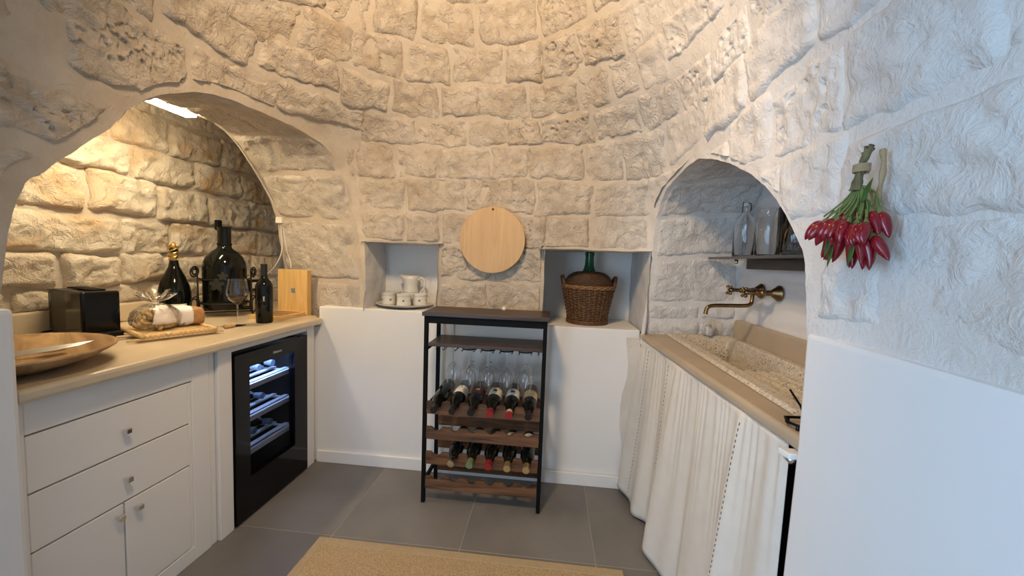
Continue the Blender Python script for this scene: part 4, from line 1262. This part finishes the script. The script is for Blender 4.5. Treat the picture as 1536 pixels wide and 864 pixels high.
v, f = join_data(parts); mesh_obj('basket_weave', v, f, 'wicker', t, True, 'stuff')
for k in range(NS):
    a = 2 * PI * k / NS
    tube('stake', [(Rb(z) * math.cos(a), Rb(z) * math.sin(a), z) for z in (.006, .06, .12, .18, .222)], .0036, 'wicker_light', t, 5)
parts = []
for s_ in range(3):
    parts.append(tube_data([((.153 + .006 * math.cos(k * .55 + s_ * 2.09)) * math.cos(2 * PI * k / 92), (.153 + .006 * math.cos(k * .55 + s_ * 2.09)) * math.sin(2 * PI * k / 92), .223 + .007 * math.sin(k * .55 + s_ * 2.09)) for k in range(92)], .0065, 6, True))
v, f = join_data(parts); mesh_obj('braided_rim', v, f, 'wicker_light', t, True)
v, f = join_data([tube_data([((.121 + .002 * (k % 2)) * math.cos(2 * PI * k / 80), (.121 + .002 * (k % 2)) * math.sin(2 * PI * k / 80), z) for k in range(80)], .007, 6, True) for z in (.007, .018)])
mesh_obj('foot_braid', v, f, 'wicker', t, True)
lathe('basket_lining', [(0, .004), (.112, .004), (.116, .06), (.146, .21), (.140, .225)], 'wicker_dark', t, 40, cap=False)
parts = []
for i in range(15):
    u = i / 14; z = .222 + .088 * math.sin(u * PI / 2) ** 1.0; r = .142 * math.cos(u * PI / 2 * .80) ** .9
    parts.append(tube_data([((r + .002 * ((k + i) % 2)) * math.cos(2 * PI * k / 60), (r + .002 * ((k + i) % 2)) * math.sin(2 * PI * k / 60), z) for k in range(60)], .0068, 5, True))
v, f = join_data(parts); mesh_obj('woven_shoulder', v, f, 'wicker_dark', t, True)
lathe('shoulder_core', [(.140, .21), (.134, .245), (.11, .28), (.08, .298), (.05, .308), (.03, .31)], 'wicker_dark', t, 40, cap=False)
for s_ in (-1, 1):
    pts = catmull([(s_ * .140, -.045, .20), (s_ * .150, -.040, .235), (s_ * .160, -.024, .272), (s_ * .163, 0, .287), (s_ * .160, .024, .272), (s_ * .150, .040, .235), (s_ * .140, .045, .20)], 6)
    v, f = join_data([tube_data([p + Vector((.006 * math.cos(i * .9 + q), .006 * math.sin(i * .9 + q), 0)) for i, p in enumerate(pts)], .0062, 6) for q in (0, 2.1, 4.2)])
    mesh_obj('handle', v, f, 'wicker', t, True)

# ================================================================ RIGHT NICHE: SINK
SZ = .915
# countertop slab with a sink cut-out: frame pieces joined into one slab
bm = bmesh.new()
SX0, SX1, SY0, SY1 = .655, .985, 1.06, 2.165
def xf(y): return .513 + (2.2 - y) / (2.2 - .92) * .062
ys_ = [.905, SY0, SY1, 2.2]
def V_(x, y, z): return bm.verts.new((x, y, z))
pts_out = [(xf(.905), .905), (1.02, .905), (1.02, 2.198), (xf(2.198), 2.198)]
pts_in = [(SX0, SY0), (SX1, SY0), (SX1, SY1), (SX0, SY1)]
for z, flip in ((SZ, False), (SZ - .038, True)):
    O = [V_(*p, z) for p in pts_out]; I = [V_(*p, z) for p in pts_in]
    for k in range(4):
        q = (O[k], O[(k + 1) % 4], I[(k + 1) % 4], I[k]); bm.faces.new(q[::-1] if flip else q)
    if not flip: Ot, It = O, I
    else: Ob, Ib = O, I
for k in range(4):
    bm.faces.new((Ot[(k + 1) % 4], Ot[k], Ob[k], Ob[(k + 1) % 4])); bm.faces.new((It[k], It[(k + 1) % 4], Ib[(k + 1) % 4], Ib[k]))
bmesh.ops.recalc_face_normals(bm, faces=bm.faces)
es = [e for e in bm.edges if abs((e.verts[0].co - e.verts[1].co).y) > 1.2 and min(e.verts[0].co.x, e.verts[1].co.x) < .6]
bmesh.ops.bevel(bm, geom=es, offset=.014, segments=4, affect='EDGES', profile=.5)
o = bm_obj('sink_countertop', bm, 'sink_stone')
tag(o, 'tan stone sink countertop with rounded edge above the linen curtain', 'countertop')
o = prism('sink_backsplash', [(.94, SZ + .001), (2.17, SZ + .001), (2.17, .985), (2.15, 1.018), (.94, 1.018)], 'x', .992, 1.022, 'sink_stone', None, .004)
tag(o, 'tan stone backsplash behind the sink below the brass tap', 'backsplash')
t = thing('terrazzo_sink', 'speckled terrazzo sink with deep basin and grooved drainboard', 'sink', ((SX0 + SX1) / 2, (SY0 + SY1) / 2, SZ))
sx, sy = (SX0 + SX1) / 2, (SY0 + SY1) / 2
nx, ny = 120, 90
XS = np.linspace(SX0 - .012, SX1 + .006, nx); YS = np.linspace(SY0 - .012, SY1 + .012, ny)
vs = []
BY0, BY1 = 1.66, 2.125
for x in XS:
    for y in YS:
        ex = min(x - SX0, SX1 - x, y - SY0, SY1 - y)
        z = .012
        if ex < 0: z = .012 * max(0, 1 + ex / .008) ** .5 if ex > -.008 else 0.0
        ix = min(x - (SX0 + .042), (SX1 - .03) - x, (SY1 - .04) - y, y - (SY0 + .05))
        if ix > 0:
            k_ = min(1, ix / .02); k_ = k_ * k_ * (3 - 2 * k_)
            if y > BY0:
                kb = min(1, (y - BY0) / .05); dep = -.045 - .115 * kb * kb * (3 - 2 * kb)
            else:
                dep = -.030 - .018 * (y - SY0) / (BY0 - SY0)
            z = .012 + (dep - .012) * k_
        vs.append((x - sx, y - sy, z))
mesh_obj('basin', vs, grid_faces(nx, ny), 'terrazzo', t, True)
for k in range(5):
    xr_ = SX0 + .075 + .049 * k
    P_ = [(xr_ - sx, BY0 - .012 - (BY0 - SY0 - .085) * i / 10 - sy, -.036 - .018 * (1 - i / 10)) for i in range(11)]
    P_ = [(P_[0][0], P_[0][1] + .020, P_[0][2] - .004), (P_[0][0], P_[0][1] + .014, P_[0][2])] + P_
    tube('drain_ridge', P_, [.006, .015] + [.0185] * 11, 'terrazzo', t, 14)
dr = lathe('drain', [(0, .003), (.022, .003), (.026, .001), (.028, 0)], 'steel', t, 24, (0.02, 1.92 - sy, -.1585))

# dish drying rack end
t = thing('dish_rack', 'black wire dish rack standing on the sink counter beside the white wall', 'dish rack', (.70, .975, SZ))
tube('base_wire', [(-.105, -.035, .012), (-.118, -.01, .012), (-.105, .022, .012), (-.02, .03, .012), (.12, .03, .012), (.13, -.01, .012), (.12, -.04, .012), (-.02, -.04, .012)], .0035, 'black_metal', t, 8, True)
for k in range(5):
    tube('prong', [(-.075 + .04 * k, -.012, .012), (-.085 + .04 * k, .0, .05), (-.105 + .04 * k, .012, .085)], .0026, 'black_metal', t, 6)
tube('prong_bar', [(-.085, -.012, .013), (.12, -.012, .013)], .003, 'black_metal', t, 6)
for x, y in ((-.105, -.03), (-.10, .02), (.115, .025), (.115, -.035)):
    tube('rubber_foot', [(x, y, 0), (x, y, .010)], .005, 'black_plastic', t, 8)

# soap jar
t = thing('soap_jar', 'small clear glass jar holding a white sponge at the sink corner', 'jar', (.855, 2.140, SZ + .012))
lathe('glass_jar', [(0, 0), (.026, 0), (.029, .004), (.029, .06), (.022, .075), (.022, .085), (.0205, .085), (.0205, .075), (.0275, .06), (.0275, .006), (0, .004)], 'clear_glass', t, 28, cap=False)
box('sponge', -.017, .017, -.015, .015, .0045, .046, 'soap', t, .006)

# brass wall tap
t = thing('brass_tap', 'aged brass wall tap with two cross handles and long swan spout', 'tap', (1.02, 1.90, 1.186))
def fl(y):
    vs, fs = lathe_data([(.036, 0), (.036, .004), (.030, .010), (.022, .022), (.016, .030), (.012, .034), (.012, .075)], 28)
    return [(-z, y + yy, x) for x, yy, z in vs], fs
v, f = fl(-.075); mesh_obj('wall_flange', v, f, 'brass', t, True)
v, f = fl(.075); mesh_obj('wall_flange', v, f, 'brass', t, True)
tube('bridge_body', [(-.075, -.10, 0), (-.075, -.095, 0), (-.075, -.03, 0), (-.075, 0, 0), (-.075, .03, 0), (-.075, .095, 0), (-.075, .10, 0)], [.010, .014, .013, .019, .013, .014, .010], 'brass', t, 16)
for s_ in (-1, 1):
    hy = s_ * .075
    st_ = tube('valve_stem', [(-.075, hy, 0), (-.095, hy, 0), (-.10, hy, 0), (-.125, hy, 0), (-.13, hy, 0), (-.148, hy, 0)], [.013, .013, .009, .009, .012, .010], 'brass', t, 14)
    for k in range(4):
        a = PI / 4 + k * PI / 2
        e = (-.148, hy + .026 * math.cos(a), .026 * math.sin(a))
        tube('cross_arm', [(-.148, hy, 0), (-.148, hy + .019 * math.cos(a), .019 * math.sin(a)), (-.148, hy + .022 * math.cos(a), .022 * math.sin(a)), e, (-.148, hy + .030 * math.cos(a), .030 * math.sin(a))], [.005, .004, .0075, .0075, .003], 'brass', st_, 10)
sp = catmull([(-.075, 0, -.01), (-.077, -.004, -.04), (-.085, -.01, -.058), (-.11, -.016, -.066), (-.20, -.03, -.068), (-.262, -.04, -.070), (-.288, -.045, -.078), (-.296, -.046, -.098), (-.297, -.046, -.110)], 5)
tube('spout', sp, [.009] * (len(sp) - 3) + [.010, .011, .011], 'brass', t, 14)

# glass shelf and its glassware
t = thing('glass_shelf', 'smoky glass shelf on a dark cleat inside the sink niche', 'shelf', (.95, 1.70, 1.325))
box('shelf_pane', -.115, .078, -.45, .46, .010, .022, 'shelf_glass', t, .002)
box('wall_cleat', .005, .074, -.45, .30, -.035, .009, 'shelf_wood', t, .002)
tube('support_pin', [(-.07, .24, -.012), (-.07, .24, .009)], .008, 'steel', t, 12)
HZ = 1.3475
t = thing('swing_top_bottle', 'clear glass swing-top bottle on the smoky glass shelf', 'bottle', (.905, 1.94, HZ), (0, 0, .3))
pr = [(0, 0), (.040, 0), (.045, .005), (.045, .155), (.040, .178), (.022, .196), (.0165, .206), (.0165, .236), (.0135, .236), (.0135, .206), (.019, .194), (.037, .174), (.042, .153), (.042, .009), (0, .007)]
lathe('glass_body', pr, 'clear_glass', t, 32, cap=False)
tube('swing_wire', [(.017, 0, .205), (.030, 0, .225), (.028, 0, .252), (.016, 0, .256), (-.016, 0, .256), (-.018, 0, .205)], .0018, 'black_metal', t, 6)
lathe('stopper', [(0, .237), (.013, .237), (.014, .25), (.008, .256), (0, .257)], 'ceramic', t, 18)
t = thing('glass_carafe', 'clear glass carafe with short flared neck on the smoky glass shelf', 'carafe', (.925, 1.78, HZ))
lathe('glass_body', [(0, 0), (.038, 0), (.043, .005), (.043, .135), (.036, .160), (.026, .172), (.025, .185), (.031, .205), (.029, .205), (.023, .185), (.024, .171), (.034, .157), (.040, .134), (.040, .009), (0, .007)], 'clear_glass', t, 32, cap=False)
t = thing('ribbed_glass_vase', 'clear ribbed glass vase at the near end of the shelf', 'vase', (.945, 1.615, HZ))
vs, fs = [], []
prf = [(0, 0), (.055, 0), (.060, .004), (.062, .19), (.0585, .19), (.0562, .006), (0, .0045)]
v, f = lathe_data(prf, 96)
v = [((x * q_, y * q_, z)) for k, (x, y, z) in enumerate(v) for q_ in [1 + (.012 * math.cos(k % 96 * 2 * PI / 4) if 96 <= k < 96 * 4 else 0)]]
mesh_obj('ribbed_body', v, f, 'clear_glass', t, True)

# curtain under the sink on its rod
t = thing('sink_curtain', 'gathered off-white linen curtain with dark running stitches below the sink', 'curtain', (0, 0, 0))
NU, NVc = 300, 44
rr_ = random.Random(3)
YA, YB = 2.185, .955
def cpt(u, v):
    # u 0 far .. 1 near ; v 0 top .. 1 bottom
    y = YA + (YB - YA) * u
    x = xf(y) + .018 - (.065 * v ** 1.15) * (1 - .55 * u)
    amp = .003 + .040 * v ** .7
    wv = math.sin(u * 33 + 1.6 * math.sin(u * 7) + .5 * v) * .55 + math.sin(u * 16 + .8) * .55 + .22 * math.sin(u * 61 + 2.5 * v + math.sin(u * 23)) * (1 - .4 * v)
    ga = .0035 * (1 - v) ** 3 * min(1, v / .06) * math.sin(u * 210 + math.sin(u * 50) * 2)
    x += -amp * wv * .75 + ga - .008
    y += .012 * v * math.sin(u * 31)
    z = .8805 + (.020 - .8805) * v + .010 * v * math.sin(u * 21 + 1)
    return Vector((x, y, z))
vs = [cpt(i / (NU - 1), j / (NVc - 1)) for i in range(NU) for j in range(NVc)]
o = mesh_obj('linen_panel', vs, grid_faces(NU, NVc), 'linen', t, True)
q = o.modifiers.new('thick', 'SOLIDIFY'); q.thickness = .0015
for u_ in (.345, .845, .12):
    v_, f_ = [], []
    prts = []
    n_ = 46 if u_ > .5 else 40
    for k in range(n_):
        va, vb = .04 + .94 * k / n_, .04 + .94 * (k + .5) / n_
        a, b = cpt(u_ - .03 * va, va), cpt(u_ - .03 * vb, vb)
        nrm_ = Vector((-1, -.25, 0)).normalized() * .0016
        prts.append(tube_data([a + nrm_, b + nrm_], .0016, 5))
    v_, f_ = join_data(prts); mesh_obj('running_stitch', v_, f_, 'stitch', t, True)
t = thing('curtain_rod', 'thin dark curtain rod under the sink counter edge', 'curtain rod', (0, 0, 0))
tube('rod', [(xf(2.19) + .045, 2.19, .858), (.596, .915, .858)], .006, 'black_metal', t, 10)
tube('rod_end', [(.566, .926, .860), (.566, .906, .858)], .010, 'steel', t, 12)
struct(prism('trim_1', [(.555, .903), (.64, .903), (.64, .935), (.548, .935)], 'z', .862, .8765, 'plaster', None, .003))

# chili bunch on the right wall
t = thing('chili_bunch', 'hanging bunch of red chili peppers tied with raffia on the white stone wall', 'chili bunch', (.54, .738, 1.358)); t.scale = (.85, .68, .95)
rc = random.Random(11)
# chili prototypes: tapered, slightly bent pods hanging from a calyx at the origin
protos = []
for pk in range(3):
    L_ = (.052, .046, .058)[pk]; bend = (.006, -.008, .010)[pk]
    pts = [Vector((bend * math.sin(k / 10 * PI * .7), bend * .4 * k / 10, -L_ * k / 10)) for k in range(11)]
    rad = [.004, .0085, .0105, .0112, .011, .0103, .0092, .0078, .006, .0038, .0006]
    v, f = tube_data(pts, [q * (1, 1.08, .95)[pk] for q in rad], 12)
    me = bpy.data.meshes.new('chili_pepper'); me.from_pydata([tuple(p) for p in v], [], f); me.materials.append(MATS['chili_red'])
    me.polygons.foreach_set('use_smooth', [True] * len(me.polygons)); protos.append(me)
v, f = tube_data([(0, 0, .030), (0, 0, .012), (0, 0, .003), (0, 0, -.004)], [.0018, .0022, .0055, .0072], 8)
stem_me = bpy.data.meshes.new('calyx'); stem_me.from_pydata([tuple(p) for p in v], [], f); stem_me.materials.append(MATS['chili_stem'])
# local frame: y along wall (+y = away from viewer = left in view), x negative into the room
for k in range(42):
    a = (k + .5) / 42
    row = k % 3
    yy = -.060 + .138 * ((k // 3) + .5) / 14 + rc.uniform(-.006, .006)
    zz = (.034, .014, -.010)[row] + .012 * (yy + .06) / .13 + rc.uniform(-.006, .006)
    xx = (-.008, -.030, -.018)[row] + rc.uniform(-.006, .006)
    c = bpy.data.objects.new('chili_pepper', protos[k % 3]); COL.objects.link(c); c.parent = t
    c.location = (xx, yy, zz)
    lean = (yy - .01) * 8.5 + rc.uniform(-.25, .25)
    c.rotation_euler = (lean, rc.uniform(.0, .35) + (.25 if row == 1 else 0), rc.uniform(0, .4))
    s_ = bpy.data.objects.new('calyx', stem_me); COL.objects.link(s_); s_.parent = c
    mid = Vector((xx * .5, yy * .55, zz + .038))
    tube('stalk', catmull([(xx, yy, zz + .012), tuple(mid), (-.012, .004 + yy * .12, .088)], 4), .0019, 'chili_stem', t, 5)
for k in range(9):
    a = (k - 4) / 4
    p0 = (-.014 + rc.uniform(-.007, .007), .006 + a * .010, .080); p1 = (-.014 + rc.uniform(-.004, .004), .000 + a * .004, .115)
    p2 = (-.012 + rc.uniform(-.006, .006), -.010 - a * .012, .148 + rc.uniform(-.012, .010))
    pts = catmull([p0, p1, p2], 6)
    b = tube('twig', pts, [.0046 + .001 * math.sin(i * 2.1 + k) for i in range(len(pts))], 'twig', t, 8)
    d_ = (Vector(pts[-1]) - Vector(pts[-2])).normalized()
    tube('cut_end', [Vector(pts[-1]) - d_ * .001, Vector(pts[-1]) + d_ * .0012], .0047, 'twig_cut', b, 8)
tube('raffia_tie', [(-.013 + .0135 * math.cos(k * .52), -.001 + .0135 * math.sin(k * .52), .112 + .014 * k / 48) for k in range(49)], .0024, 'raffia', t, 6)
tube('raffia_loop', catmull([(.010, -.022, .150), (.014, -.024, .120), (.012, -.022, .08), (.010, -.020, .045)], 6), [.005 + .001 * math.sin(i) for i in range(19)], 'raffia', t, 8)
def leafm(base, tip, wdt):
    b, e = Vector(base), Vector(tip); ax = (e - b); sd = ax.cross(Vector((1, 0, 0))).normalized(); n_ = 9; vs = []
    for i in range(n_):
        u = i / (n_ - 1); w_ = wdt * math.sin(PI * u ** .8) ** .9 if 0 < u < 1 else .0004
        c_ = b + ax * u
        vs += [c_ - sd * w_, c_ + Vector((.003 * math.sin(PI * u), 0, 0)), c_ + sd * w_]
    fs = []
    for i in range(n_ - 1):
        for j in (0, 1): fs.append((3 * i + j, 3 * i + 3 + j, 3 * i + 4 + j, 3 * i + 1 + j))
    o = mesh_obj('leaf', vs, fs, 'leaf', t, True); q = o.modifiers.new('thick', 'SOLIDIFY'); q.thickness = .0006
leafm((-.02, -.022, .055), (-.03, -.068, .092), .008)
leafm((-.03, .045, -.02), (-.045, .030, -.062), .008)
leafm((-.03, -.030, -.015), (-.035, -.022, -.060), .007)
leafm((-.03, .055, .0), (-.04, .055, -.042), .008)

# ================================================================ spotlight in the dome, above the view
t = thing('dome_spotlight', 'small black spotlight fixed high in the dome facing the back wall', 'lamp', (-.45, .50, 2.62))
ax_ = (Vector((-.33, 2.2, 1.45)) - Vector((-.45, .50, 2.62))).normalized()
tube('housing', [-ax_ * .10, -ax_ * .02, ax_ * .02], [.035, .038, .038], 'black_metal', t, 20)
tube('bracket', [-ax_ * .06, -ax_ * .06 + Vector((0, -.06, .06)), Vector((0, -.42, .28))], .008, 'black_metal', t, 8)
pl = bpy.data.lights.new('spot_beam', 'SPOT'); pl.energy = 100; pl.color = (1, .72, .44); pl.shadow_soft_size = .13
pl.spot_size = math.radians(116); pl.spot_blend = .55
po = bpy.data.objects.new('spot_beam', pl); COL.objects.link(po); po.parent = t; po.location = ax_ * .035
po.rotation_euler = ax_.to_track_quat('-Z', 'Y').to_euler()
